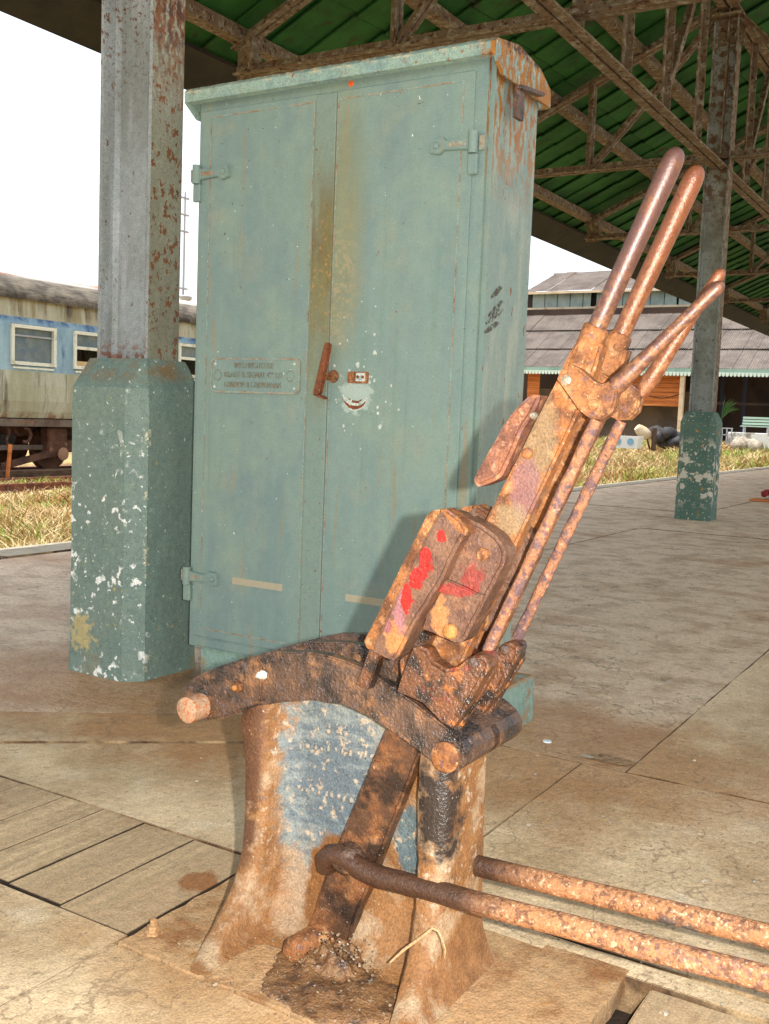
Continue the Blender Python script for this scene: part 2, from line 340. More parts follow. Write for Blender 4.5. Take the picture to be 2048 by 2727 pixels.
teal = mat('teal_grey_paint', S(124, 144, 134), [
    {'c': S(114, 135, 131), 's': (9, 9, 2.2), 'lo': .42, 'hi': .64, 'd': 5}, {'c': S(132, 150, 134), 's': 5, 'lo': .5, 'hi': .7, 'd': 4, 'o': 4},
    {'c': S(150, 146, 124), 's': 7, 'lo': .56, 'hi': .76, 'd': 6, 'o': 6, 'a': .6},
    {'c': S(136, 128, 76), 's': (14, 14, 3), 'o': 8, 'spot': ((2.5, 1.70, 1.42), (.2, .09, .33), 1.0, .7), 'a': .55},
    {'c': S(112, 136, 122), 's': (30, 30, 1.2), 'd': 4, 'o': 21, 'lo': .57, 'hi': .68, 'a': .6}, {'c': S(150, 128, 92), 's': (40, 40, 2.0), 'd': 5, 'o': 23, 'lo': .62, 'hi': .7, 'a': .6}, {'c': S(74, 92, 88), 's': (26, 26, 90), 'd': 2, 'o': 27, 'lo': .70, 'hi': .73, 'm': (3, .5, .6, 4)},
    {'c': S(162, 146, 112), 's': 60, 'o': 3, 'lo': .5, 'hi': .56, 'z': (('Z', 1.5, 1.3), ('Y', 1.62, 1.66), ('Y', 1.72, 1.70), ('Z', 1.05, 1.2)), 'a': .8},
    {'c': S(176, 188, 176), 's': 40, 'o': 2, 'spot': ((2.5, 1.62, .955), (.2, .055, .05), 2.6, .3), 'a': .7},
    {'c': S(66, 58, 36), 's': 50, 'o': 5, 'lo': .69, 'hi': .73, 'd': 3, 'z': (('Y', 1.70, 1.86), ('Z', 1.15, 1.3))},
    {'c': S(122, 62, 26), 's': (60, 60, 34), 'lo': .70, 'hi': .74, 'd': 3, 'o': 7}, {'c': S(226, 232, 224), 's': 75, 'lo': .725, 'hi': .745, 'd': 2, 'o': 9}],
    rough=.5, bump=({'s': 60, 'h': .0004, 'd': 3}, {'s': 260, 'h': .0002, 'd': 2}, {'s': 3, 'h': .004, 'd': 1}), grain=(200, .10))
teal_side = mat('rust_spotted_teal_paint', S(124, 142, 132), [
    {'c': S(150, 158, 142), 's': (14, 14, 3), 'lo': .46, 'hi': .62, 'd': 5}, {'c': S(112, 138, 132), 's': 6, 'lo': .55, 'hi': .7, 'd': 3, 'o': 2},
    {'c': S(150, 96, 36), 's': (60, 60, 22), 'lo': .47, 'hi': .53, 'd': 6, 'o': 4, 'z': (('Z', 1.46, 1.66),), 'a': .95},
    {'c': S(126, 70, 30), 's': (46, 46, 20), 'lo': .655, 'hi': .69, 'd': 3, 'o': 7}, {'c': S(74, 48, 30), 's': (66, 66, 26), 'lo': .62, 'hi': .66, 'd': 3, 'o': 11, 'z': (('Z', 1.5, 1.8),)},
    ],
    rough=.5, bump=({'s': 60, 'h': .0006, 'd': 3}, {'s': 5, 'h': .003, 'd': 1}), grain=(200, .12))
teal_cap = mat('rust_flecked_cap_paint', S(142, 164, 150), [
    {'c': S(124, 150, 144), 's': 8, 'lo': .45, 'hi': .65}, {'c': S(208, 190, 150), 's': 46, 'lo': .5, 'hi': .6, 'd': 4, 'o': 2, 'z': (('Z', 1.848, 1.862), ('X', 2.60, 2.50))},
    {'c': S(156, 104, 42), 's': (60, 60, 26), 'lo': .43, 'hi': .5, 'd': 6, 'o': 4, 'z': (('Y', 1.26, 1.215),)}, {'c': S(150, 92, 40), 's': 50, 'lo': .61, 'hi': .67, 'd': 4, 'o': 8},
    {'c': S(76, 48, 40), 's': 60, 'lo': .42, 'hi': .56, 'd': 4, 'o': 6, 'z': (('Z', 1.862, 1.872),)},
    {'c': S(78, 50, 34), 's': (66, 66, 30), 'lo': .60, 'hi': .66, 'd': 3, 'o': 11, 'z': (('Y', 1.28, 1.2),)}], rough=.6, bump=({'s': 70, 'h': .002, 'd': 4},))
strip_brown = mat('grime_stained_teal_strip', S(122, 140, 128), [
    {'c': S(106, 88, 54), 's': (24, 24, 5), 'o': 2, 'lo': .2, 'hi': .5, 'z': (('Z', 1.62, 1.46), ('Z', 1.0, 1.25)), 'a': .95},
    {'c': S(124, 118, 72), 's': (20, 20, 5), 'o': 3, 'lo': .35, 'hi': .6, 'z': (('Z', 1.78, 1.5), ('Z', .86, 1.02)), 'a': .65},
    {'c': S(164, 128, 78), 's': 60, 'o': 6, 'lo': .57, 'hi': .63, 'z': (('Z', 1.5, 1.4), ('Z', 1.1, 1.25))}, {'c': S(128, 70, 30), 's': 70, 'lo': .64, 'hi': .68, 'd': 3, 'o': 7}],
    rough=.6, bump=({'s': 80, 'h': .0008, 'd': 3},), grain=(200, .12))
seam_rust = mat('rusty_seam_line', S(150, 142, 122), [{'c': S(138, 104, 76), 's': 30, 'lo': .48, 'hi': .66, 'd': 6}, {'c': S(134, 152, 142), 's': 14, 'lo': .46, 'hi': .58, 'd': 5, 'o': 4}, {'c': S(116, 70, 44), 's': 60, 'lo': .64, 'hi': .7, 'o': 8}], rough=.8)
patch_tan = mat('tan_primer_paint', S(168, 158, 132), rough=.7, grain=(200, .08))
chip_white = mat('chipped_white_undercoat', S(196, 198, 186), [{'c': S(150, 170, 160), 's': 90, 'lo': .5, 'hi': .6}], rough=.7)
handle_brown = mat('smooth_brown_rust', S(122, 66, 32), [{'c': S(98, 52, 30), 's': 40, 'lo': .45, 'hi': .6}, {'c': S(160, 96, 40), 's': 80, 'lo': .6, 'hi': .68, 'o': 3}], rough=.45, bump=({'s': 160, 'h': .0005},))
orange_paint = mat('orange_paint_dab', S(224, 96, 44), rough=.6)
ped = mat('green_grey_pedestal_paint', S(116, 132, 120), [
    {'c': S(108, 128, 118), 's': 4, 'lo': .4, 'hi': .66, 'd': 4}, {'c': S(122, 140, 122), 's': 18, 'lo': .55, 'hi': .72, 'd': 5, 'o': 3},
    {'c': S(138, 128, 98), 's': 9, 'lo': .54, 'hi': .7, 'd': 6, 'o': 5, 'z': (('Z', .16, .02),)}, {'c': S(134, 112, 80), 's': 14, 'lo': .44, 'hi': .6, 'd': 6, 'o': 9, 'z': (('Z', .965, 1.0),)},
    {'c': S(196, 164, 70), 's': (50, 50, 34), 'lo': .685, 'hi': .71, 'd': 3, 'o': 12},
    {'c': S(220, 222, 208), 's': 70, 'lo': .47, 'hi': .5, 'd': 5, 'o': 22, 'm': (9, .54, .6, 6), 'z': (('Y', 2.408, 2.416), ('Y', 2.432, 2.424), ('X', 2.41, 2.40))}, {'c': S(206, 196, 160), 's': 80, 'lo': .49, 'hi': .52, 'd': 5, 'o': 24, 'm': (9, .54, .6, 8), 'z': (('X', 2.430, 2.438), ('X', 2.456, 2.448), ('Y', 2.378, 2.374))},
    {'c': S(232, 232, 222), 's': 26, 'lo': .565, 'hi': .58, 'd': 6, 'o': 2, 'm': (5, .48, .54, 6), 'z': (('Z', .86, .70), ('X', 2.47, 2.43))}, {'c': S(228, 228, 214), 's': 60, 'lo': .66, 'hi': .68, 'd': 3, 'o': 8},
    {'c': S(186, 168, 116), 's': 30, 'd': 7, 'o': 6, 'spot': ((2.39, 2.60, .14), (.05, .055, .05), 4.5, .4), 'a': .85}], rough=.6, bump=({'s': 40, 'h': .0025, 'd': 4}, {'s': 6, 'h': .006, 'd': 2}))
ped_far = mat('flaking_green_pedestal_paint', S(88, 114, 98), [
    {'c': S(76, 104, 92), 's': 4, 'lo': .4, 'hi': .66, 'd': 4}, {'c': S(196, 190, 170), 's': 13, 'lo': .52, 'hi': .535, 'd': 5, 'o': 2, 'z': (('Z', .10, .25), ('Z', .82, .70))},
    {'c': S(196, 190, 168), 's': 40, 'lo': .63, 'hi': .65, 'd': 3, 'o': 4}, {'c': S(178, 132, 48), 's': 12, 'lo': .62, 'hi': .66, 'd': 4, 'o': 6}], rough=.7, bump=({'s': 30, 'h': .003, 'd': 4},))
colpaint = mat('grey_paint_with_rust_spots', S(150, 156, 156), [
    {'c': S(132, 136, 132), 's': (8, 8, 2), 'lo': .42, 'hi': .62, 'd': 4}, {'c': S(168, 170, 172), 's': (12, 12, 1.5), 'lo': .54, 'hi': .7, 'd': 3, 'o': 3},
    {'c': S(104, 70, 44), 's': (60, 60, 40), 'lo': .64, 'hi': .68, 'd': 3, 'o': 5}, {'c': S(100, 66, 40), 's': 60, 'lo': .55, 'hi': .61, 'd': 4, 'o': 7, 'z': (('Z', 1.8, 2.15),)},
    {'c': S(122, 70, 40), 's': 40, 'lo': .48, 'hi': .56, 'd': 5, 'o': 9, 'z': (('Z', 1.14, 1.05),)}], rough=.55, bump=({'s': 50, 'h': .0012, 'd': 4},))
colpaint_side = mat('heavily_spotted_grey_paint', S(142, 142, 122), [
    {'c': S(126, 124, 104), 's': (8, 8, 2), 'lo': .42, 'hi': .62, 'd': 4}, {'c': S(120, 76, 44), 's': (46, 46, 34), 'lo': .56, 'hi': .60, 'd': 3, 'o': 5},
    {'c': S(88, 50, 28), 's': (60, 60, 34), 'lo': .63, 'hi': .67, 'd': 3, 'o': 8}, {'c': S(112, 68, 36), 's': (50, 50, 22), 'lo': .44, 'hi': .52, 'd': 5, 'o': 7, 'z': (('Z', 1.8, 2.15),)},
    {'c': S(70, 42, 30), 's': (44, 44, 20), 'lo': .5, 'hi': .56, 'd': 4, 'o': 3, 'z': (('Z', 1.9, 2.2),)}], rough=.6, bump=({'s': 50, 'h': .0016, 'd': 4},))
truss_m = mat('rust_brown_truss_paint', S(112, 96, 76), [
    {'c': S(104, 80, 58), 's': 7, 'lo': .46, 'hi': .64, 'd': 5}, {'c': S(150, 144, 124), 's': 16, 'lo': .5, 'hi': .66, 'd': 5, 'o': 3}, {'c': S(74, 42, 26), 's': 26, 'lo': .56, 'hi': .62, 'd': 4, 'o': 6}], rough=.8)
board_m = mat('dark_green_roof_boards', S(40, 94, 36), [
    {'c': S(26, 74, 26), 's': 2.5, 'lo': .42, 'hi': .62, 'd': 4}, {'c': S(48, 78, 36), 's': 5, 'lo': .58, 'hi': .74, 'd': 5, 'o': 3}, {'c': S(52, 46, 30), 's': 4, 'lo': .58, 'hi': .7, 'd': 5, 'o': 7}], rough=.85)
eave_m = mat('dark_brown_eaves_board', S(50, 46, 36), [{'c': S(34, 36, 28), 's': 4, 'lo': .4, 'hi': .65, 'd': 5}], rough=.85)
conc = mat('dusty_tan_concrete', S(222, 194, 154), [
    {'c': S(184, 156, 118), 's': (3, 3, 3), 'lo': .42, 'hi': .64, 'd': 6}, {'c': S(218, 196, 164), 's': 8, 'lo': .54, 'hi': .72, 'd': 6, 'o': 3},
    {'c': S(168, 116, 66), 's': 6, 'd': 7, 'o': 5, 'spot': ((2.20, 1.95, 0), (.30, .75, .3), 2.0, .7), 'a': .8},
    {'c': S(182, 138, 90), 's': 7, 'd': 7, 'o': 8, 'spot': ((1.30, .78, 0), (.22, .50, .3), 2.0, .9), 'a': .8},
    {'c': S(170, 120, 72), 's': 6, 'd': 7, 'o': 11, 'spot': ((2.60, .95, 0), (.45, .55, .3), 2.0, .8), 'a': .7},
    {'c': S(160, 122, 82), 's': 2.2, 'o': 13, 'lo': .52, 'hi': .72, 'd': 7, 'a': .6},
    {'c': S(126, 104, 80), 's': (40, 90, 40), 'lo': .58, 'hi': .66, 'd': 5, 'o': 15, 'a': .6},
    {'c': S(128, 102, 76), 's': .5, 'k': 'c', 'lo': .006, 'hi': .001, 'a': .5}, {'c': S(90, 78, 66), 's': 70, 'lo': .69, 'hi': .74, 'd': 2, 'o': 17}, {'c': S(232, 224, 204), 's': 110, 'lo': .72, 'hi': .76, 'd': 2, 'o': 19}], rough=.8,
    bump=({'s': 14, 'h': .006, 'd': 5}, {'s': 90, 'h': .002, 'd': 4}))
conc_rough = mat('worn_rough_concrete', S(228, 200, 166), [
    {'c': S(198, 166, 132), 's': (7, 5, 7), 'lo': .46, 'hi': .6, 'd': 6}, {'c': S(214, 194, 164), 's': (26, 20, 20), 'lo': .54, 'hi': .66, 'd': 5, 'o': 3},
    {'c': S(172, 122, 76), 's': 1.6, 'o': 5, 'lo': .52, 'hi': .68, 'd': 7, 'a': .75}, {'c': S(104, 84, 64), 's': .4, 'k': 'c', 'lo': .008, 'hi': .001, 'a': .55}, {'c': S(112, 92, 72), 's': (40, 26, 30), 'lo': .58, 'hi': .67, 'd': 4, 'o': 8, 'a': .7},
    {'c': S(170, 120, 72), 's': 6, 'd': 7, 'o': 11, 'spot': ((2.8, 1.0, 0), (.3, .6, .3), 1.3, .7), 'a': .7},
    {'c': S(172, 122, 74), 's': 6, 'd': 7, 'o': 12, 'spot': ((2.35, 2.45, 0), (.4, .6, .3), 1.3, .7), 'a': .7}], rough=.62,
    bump=({'s': (26, 20, 26), 'h': .010, 'd': 6}, {'s': 90, 'h': .003, 'd': 4}), spec=.5)
coping_m = mat('pale_coping_concrete', S(180, 170, 148), [{'c': S(156, 144, 122), 's': 6, 'lo': .45, 'hi': .65, 'd': 5}], rough=.85, bump=({'s': 30, 'h': .003},))
plank_m = mat('weathered_sleeper_timber', S(202, 172, 132), [
    {'c': S(182, 152, 116), 's': (.6, 6.5, .5), 'lo': .42, 'hi': .58, 'd': 1, 'o': 14}, {'c': S(174, 148, 112), 's': (4, 46, 30), 'lo': .42, 'hi': .62, 'd': 6}, {'c': S(138, 120, 96), 's': (9, 120, 60), 'lo': .60, 'hi': .68, 'd': 4, 'o': 3, 'm': (9, .45, .6, 4)},
    {'c': S(150, 112, 72), 's': 6, 'lo': .55, 'hi': .72, 'd': 6, 'o': 5, 'a': .7}, {'c': S(146, 92, 48), 's': 20, 'd': 6, 'o': 6, 'spot': ((1.45, 1.262, 0), (.045, .035, .2), 2.2, .3), 'a': .85},
    {'c': S(126, 84, 50), 's': 30, 'lo': .70, 'hi': .74, 'd': 3, 'o': 9}], rough=.85, bump=({'s': (6, 90, 60), 'h': .0016, 'd': 4}, {'s': 40, 'h': .003, 'd': 5}))
dark_m = mat('dark_packed_earth', S(56, 42, 30), [{'c': S(38, 30, 22), 's': 20, 'lo': .4, 'hi': .6, 'd': 5}], rough=.95, bump=({'s': 60, 'h': .006},))
field_m = mat('dry_grassy_earth', S(176, 150, 96), [
    {'c': S(134, 104, 64), 's': .8, 'lo': .42, 'hi': .62, 'd': 6}, {'c': S(126, 136, 64), 's': .5, 'lo': .55, 'hi': .7, 'd': 5, 'o': 4}, {'c': S(214, 190, 132), 's': 5, 'lo': .52, 'hi': .7, 'd': 5, 'o': 6}], rough=.95, bump=({'s': 9, 'h': .06, 'd': 5},))
joint_m = mat('dirt_in_joint', S(112, 84, 56), [{'c': S(66, 48, 34), 's': 12, 'lo': .45, 'hi': .6, 'd': 5}, {'c': S(176, 146, 106), 's': 5, 'lo': .5, 'hi': .62, 'd': 4, 'o': 3}], rough=.95)
ballast_m = mat('brown_track_earth', S(150, 116, 80), [{'c': S(116, 86, 58), 's': 3, 'lo': .4, 'hi': .62, 'd': 6}, {'c': S(196, 172, 140), 's': 14, 'lo': .6, 'hi': .7, 'd': 4, 'o': 3}], rough=.95, bump=({'s': 20, 'h': .02},))
straw_c = [mat('straw_blades', S(212, 188, 138), [{'c': S(176, 146, 92), 's': 3, 'lo': .42, 'hi': .62}, {'c': S(246, 230, 184), 's': 9, 'lo': .55, 'hi': .7, 'o': 2}], rough=.8),
           mat('green_blades', S(150, 170, 66), [{'c': S(112, 140, 48), 's': 3, 'lo': .42, 'hi': .62}], rough=.8),
           mat('reddish_dry_blades', S(176, 128, 76), [{'c': S(140, 98, 60), 's': 4, 'lo': .42, 'hi': .62}], rough=.85)]
steel_rust = mat('red_brown_rail_rust', S(136, 84, 62), [{'c': S(100, 60, 46), 's': 6, 'lo': .42, 'hi': .62, 'd': 5}, {'c': S(176, 130, 100), 's': 9, 'lo': .58, 'hi': .7, 'o': 3}], rough=.75)
sleeper_m = mat('old_sleeper_wood', S(96, 74, 54), [{'c': S(66, 50, 38), 's': (4, 20, 20), 'lo': .42, 'hi': .62, 'd': 5}], rough=.9)
cream = mat('streaked_cream_coach_paint', S(190, 190, 170), [
    {'c': S(164, 162, 134), 's': (2, 2, .5), 'lo': .42, 'hi': .66, 'd': 5}, {'c': S(92, 78, 62), 's': (3.2, 1, .45), 'lo': .55, 'hi': .66, 'd': 5, 'o': 3},
    {'c': S(70, 62, 56), 's': (3.4, 1, .5), 'lo': .50, 'hi': .57, 'd': 6, 'o': 6, 'z': (('Z', 2.42, 2.60),)}, {'c': S(176, 166, 140), 's': (5, 1, .8), 'lo': .4, 'hi': .6, 'd': 5, 'o': 16, 'z': (('Z', 2.44, 2.46),), 'a': .8}, {'c': S(150, 138, 104), 's': (4, 1, .6), 'lo': .5, 'hi': .64, 'd': 5, 'o': 9, 'z': (('Z', 2.4, 2.5),)},
    {'c': S(140, 96, 66), 's': 6, 'lo': .5, 'hi': .62, 'd': 5, 'o': 12, 'z': (('Z', .72, .6),)}], rough=.6)
blue = mat('faded_blue_coach_paint', S(138, 168, 186), [
    {'c': S(166, 196, 208), 's': (2.4, 1, 1.2), 'lo': .46, 'hi': .66, 'd': 5}, {'c': S(78, 112, 150), 's': (3, 1, 1.2), 'lo': .55, 'hi': .68, 'd': 5, 'o': 4}, {'c': S(66, 96, 136), 's': 3, 'lo': .38, 'hi': .55, 'd': 4, 'o': 7, 'z': (('Z', 2.33, 2.42),)}], rough=.55)
roofm = mat('grimy_roof_painted_sunlight', S(128, 118, 102), [
    {'c': S(84, 76, 66), 's': (3, 6, 6), 'lo': .42, 'hi': .62, 'd': 6}, {'c': S(66, 58, 48), 's': (2.6, 1, .9), 'lo': .46, 'hi': .58, 'd': 6, 'o': 4, 'z': (('Z', 3.15, 2.85),)},
    {'c': S(232, 222, 210), 's': (.7, 2, 2), 'lo': .44, 'hi': .52, 'd': 4, 'o': 7, 'z': (('Z', 3.22, 3.30),)}, {'c': S(172, 110, 90), 's': (.8, 2, 2), 'lo': .5, 'hi': .56, 'd': 4, 'o': 9, 'z': (('Z', 3.22, 3.31),)}], rough=.8, bump=({'s': (4, 20, 20), 'h': .02, 'd': 4},))  # white and pink patches paint sunlight onto the roof top; the darker grime is real
winframe = mat('off_white_window_frame', S(232, 232, 216), [{'c': S(196, 186, 160), 's': 6, 'lo': .55, 'hi': .7}], rough=.5)
glass = mat('dusty_window_glass', S(96, 110, 112), [{'c': S(128, 134, 126), 's': 2, 'lo': .45, 'hi': .65, 'd': 4}, {'c': S(84, 104, 122), 's': 3, 'lo': .5, 'hi': .66, 'o': 4}], rough=.18, spec=.6)
darkin = mat('dark_interior', S(46, 40, 36), [{'c': S(30, 28, 28), 's': 2, 'lo': .4, 'hi': .6}], rough=.9)
blind = mat('tan_window_blind', S(214, 180, 130), rough=.8)
solebar = mat('grey_brown_underframe', S(120, 106, 92), [{'c': S(96, 78, 64), 's': 3, 'lo': .42, 'hi': .64, 'd': 5}], rough=.8)
under = mat('dusty_brown_underframe', S(112, 76, 56), [{'c': S(78, 54, 42), 's': 5, 'lo': .42, 'hi': .64, 'd': 5}, {'c': S(150, 110, 84), 's': 7, 'lo': .58, 'hi': .72, 'o': 3}], rough=.85)
black_m = mat('grimy_black_iron', S(42, 38, 36), [{'c': S(64, 50, 42), 's': 6, 'lo': .5, 'hi': .66}], rough=.8)
shedroof = mat('weathered_grey_sheet_roof', S(134, 122, 112), [{'c': S(108, 98, 90), 's': 1.0, 'lo': .42, 'hi': .64, 'd': 5}, {'c': S(176, 160, 146), 's': (6, 6, 6), 'lo': .6, 'hi': .75, 'd': 4, 'o': 3}], rough=.85)
shedpane = mat('grey_green_clerestory_pane', S(146, 160, 156), [{'c': S(122, 140, 140), 's': 1.4, 'lo': .42, 'hi': .62}], rough=.5)
shedteal = mat('pale_teal_fascia', S(142, 172, 158), [{'c': S(120, 150, 140), 's': 2, 'lo': .45, 'hi': .65}], rough=.7)
shedwood = mat('orange_brown_timber_wall', S(206, 122, 60), [{'c': S(176, 98, 46), 's': (1, .8, 12), 'lo': .42, 'hi': .62, 'd': 4}, {'c': S(224, 148, 84), 's': (1, .5, 8), 'lo': .58, 'hi': .7, 'o': 3}], rough=.7)
shedtrim = mat('cream_trim', S(214, 194, 162), [{'c': S(186, 160, 124), 's': 2, 'lo': .5, 'hi': .66}], rough=.8)
shedback = mat('dark_brown_shed_wall', S(72, 56, 46), [{'c': S(50, 40, 36), 's': .7, 'lo': .42, 'hi': .62, 'd': 4}], rough=.9)
shedback2 = mat('grey_brown_plaster', S(120, 104, 86), [{'c': S(96, 84, 72), 's': .7, 'lo': .42, 'hi': .62, 'd': 4}], rough=.9)
whitewall = mat('flaking_whitewash', S(226, 224, 216), [{'c': S(150, 142, 128), 's': 2.4, 'lo': .5, 'hi': .58, 'd': 5}], rough=.85)
rockm = mat('pale_rock', S(188, 176, 156), [{'c': S(140, 128, 112), 's': 5, 'lo': .45, 'hi': .62, 'd': 5}], rough=.9, bump=({'s': 14, 'h': .03},))
white_m = mat('white_enamel', S(232, 236, 236), rough=.4)
bluemark = mat('faded_blue_mark', S(120, 164, 190), rough=.6)
bench_m = mat('pale_green_bench_paint', S(176, 196, 178), rough=.6)
grey_m = mat('galvanised_grey', S(170, 172, 176), rough=.5)
redm = mat('red_cloth', S(150, 50, 46), [{'c': S(110, 34, 36), 's': 30, 'lo': .45, 'hi': .6}], rough=.8)
leaf_m = mat('weed_green', S(92, 128, 66), rough=.8)
tin_m = mat('pale_corrugated_scrap', S(186, 190, 196), rough=.45, metal=.3)
sack_m = mat('dark_slate_tarpaulin', S(66, 64, 64), [{'c': S(46, 44, 46), 's': 4, 'lo': .42, 'hi': .62, 'd': 4}], rough=.7)
straw1 = mat('dry_straw', S(190, 154, 112), rough=.7)

# ------------------------------------------------------------------ SETTING: ground
def ground_h(x, y):
    t = min(1, max(0, (x-24)/16)); b = -.62 + .5*t*t*(3-2*t)
    return b + .05*mnoise.noise(Vector((x*.35, y*.35, 0))) + .02*mnoise.noise(Vector((x*1.7, y*1.7, 4)))
bm = bmesh.new()
def steps(a, b, n): return [a+(b-a)*i/n for i in range(n+1)]
xs = [-400, -120, -40] + steps(-14, 56, 90) + [80, 140, 300, 900]
ys = [-600, -200, -60, -20, 0] + steps(4, 32, 48) + [50, 100, 250, 900]
gv = [[bm.verts.new((x, y, ground_h(x, y))) for y in ys] for x in xs]
for i in range(len(xs)-1):
    for j in range(len(ys)-1): bm.faces.new((gv[i][j], gv[i+1][j], gv[i+1][j+1], gv[i][j+1]))
tag(finish(bm, 'ground', field_m, smooth=True), 'dry yellow grassy ground beyond the platform edge', kind='structure')
bm = bmesh.new()
bxs = steps(-10, 30, 50); byv = steps(15.6, 19.4, 8)
gv = [[bm.verts.new((x, y, ground_h(x, y)+.035+.03*mnoise.noise(Vector((x*2, y*2, 9))))) for y in byv] for x in bxs]
for i in range(len(bxs)-1):
    for j in range(len(byv)-1): bm.faces.new((gv[i][j], gv[i+1][j], gv[i+1][j+1], gv[i][j+1]))
tag(finish(bm, 'track_bed', ballast_m, smooth=True), 'bare brown earth of the track bed under the old coach', kind='structure')

# ------------------------------------------------------------------ SETTING: platform made of slabs, planks over a trench
platform = box('platform', (-4, -9, -.8), (46, 4.86, -.075), dark_m); tag(platform, 'raised tan concrete station platform', kind='structure')
def clip(poly, a, b, side):
    """half-plane clip of a convex polygon, keep left (side=1) or right of line a->b"""
    out = []; n = Vector((-(b[1]-a[1]), b[0]-a[0]))*side
    f = lambda p: n.x*(p[0]-a[0]) + n.y*(p[1]-a[1])
    for i in range(len(poly)):
        p, q = poly[i], poly[(i+1) % len(poly)]; fp, fq = f(p), f(q)
        if fp >= 0: out.append(p)
        if fp*fq < 0:
            t = fp/(fp-fq); out.append((p[0]+(q[0]-p[0])*t, p[1]+(q[1]-p[1])*t))
    return out
def shrink(poly, d):
    c = poly
    for i in range(len(poly)):
        a, b = Vector(poly[i]), Vector(poly[(i+1) % len(poly)])
        if (b-a).length < 1e-6: continue
        n = Vector((-(b-a).y, (b-a).x)).normalized()*d
        c = clip(c, tuple(a+n), tuple(b+n), 1)
        if len(c) < 3: return []
    return c
def slab(name, poly, top, m, gap=.003, amp=.002, bev=.0012, depth=.07, tilt=0):
    ar = sum(poly[i][0]*poly[(i+1)%len(poly)][1]-poly[(i+1)%len(poly)][0]*poly[i][1] for i in range(len(poly)))
    if ar < 0: poly = poly[::-1]
    poly = shrink(poly, gap)
    if len(poly) < 3: return
    big = max((Vector(poly[i])-Vector(poly[i-1])).length for i in range(len(poly)))
    pts = resample(poly, max(.05, big/24), amp, random.random()*50) if amp else poly
    bm = bmesh.new()
    t = [bm.verts.new((x, y, top+tilt*(x-poly[0][0]))) for x, y in pts]; b = [bm.verts.new((x, y, top-depth)) for x, y in pts]
    bm.faces.new(t); n = len(pts)
    for i in range(n): bm.faces.new((t[i], b[i], b[(i+1)%n], t[(i+1)%n]))
    bmesh.ops.recalc_face_normals(bm, faces=bm.faces)
    bmesh.ops.bevel(bm, geom=[e for e in bm.edges if abs(e.calc_face_angle(0)) > RAD(60) and e.verts[0].co.z > top-depth*.5 and e.verts[1].co.z > top-depth*.5], offset=bev, segments=2, affect='EDGES')
    bmesh.ops.triangulate(bm, faces=[f for f in bm.faces if len(f.verts) > 4])
    o = finish(bm, name, m, platform); o.data.materials.append(joint_m if m is not plank_m else dark_m)
    for p in o.data.polygons:
        if p.normal.z < .35: p.material_index = 1
    return o
def rect(x0, y0, x1, y1): return [(x0, y0), (x1, y0), (x1, y1), (x0, y1)]
# front slab and slabs between the trench and the cabinet
slab('slab', rect(-3.9, .425, 1.198, 1.222), 0, conc, amp=0, gap=.0004, bev=.0003); slab('slab', rect(-3.9, 1.222, 1.232, 4.4), .0, conc, amp=0, gap=.0004, bev=.0003); slab('slab', rect(-3.9, -8.9, 1.47, .425), -.001, conc, amp=.003)
slab('slab', rect(1.20, 2.05, 1.6, 4.4), .0, conc)
L1 = ((1.936, 2.441), (2.243, 2.018)); L2 = ((1.759, 2.217), (2.151, 1.72))
blk = rect(1.6, 1.215, 2.57, 4.4)
slab('slab', clip(blk, *L1, 1), .002, conc_rough); slab('slab', clip(clip(blk, *L1, -1), *L2, 1), .004, conc); slab('slab', clip(blk, *L2, -1), .0, conc)
slab('slab', clip(clip(rect(1.6, .91, 2.57, 1.215), *L2, -1), *L1, -1), .0005, conc, gap=.0012)
slab('slab', rect(1.66, -.9, 2.57, .91), .002, conc); slab('slab', rect(1.655, -3.2, 2.57, -.9), .0, conc)
slab('slab', rect(1.60, .23, 1.655, .91), .003, conc, gap=.002, amp=.004); slab('slab', rect(1.60, -3.2, 1.65, .23), .003, conc, gap=.002, amp=.004)
xsn = [2.57, 4.98, 6.82, 8.9, 11.0, 13.1, 15.2, 17.5, 20, 23, 26, 30, 36, 45.9]
ysn = [-8.9, -6.2, -3.9, -1.6, .85, 2.75, 4.86]
for i in range(len(xsn)-1):
    for j in range(len(ysn)-1):
        oy = .06*((i*7) % 5-2)/2
        yb0 = ysn[j] + (oy if j == 4 else 0); yb1 = ysn[j+1] + (oy if j == 3 else 0)
        slab('slab', rect(xsn[i], yb0, xsn[i+1], yb1), random.uniform(-.002, .003), conc_rough if i > 1 or j > 3 else conc, amp=.004, gap=.0018)
# packed earth round the timbers, coping stones along the edge
slab('earth_fill', rect(1.205, -3.2, 1.598, 2.05), -.055, dark_m, amp=0, depth=.018)
for i in range(0, 38):
    x0 = -3.9+i*1.3; slab('coping_stone', rect(x0, 4.875, x0+1.3, 5.2), .004+random.uniform(-.003, .003), coping_m, gap=.005, amp=.004, depth=.2, bev=.012)
slab('slab', rect(-3.9, 4.4, 2.57, 4.86), .0, conc_rough)
seams = [1.226, 1.396, 1.538, 1.662, 1.788, 1.927, 2.045]
for i in range(len(seams)-1):
    slab('plank', rect(1.238+random.uniform(-.004, .004), seams[i], 1.596, seams[i+1]), .003-random.random()*.004, plank_m, gap=.0011, amp=.0012, bev=.0008, depth=.05)
for y0, y1 in ((.245, .43), (.06, .24), (-.13, .055)):
    slab('plank', rect(1.45 if y0 > .2 else 1.24, y0, 1.592, y1), .003, plank_m, gap=.004, amp=.0014, bev=.005, depth=.03)

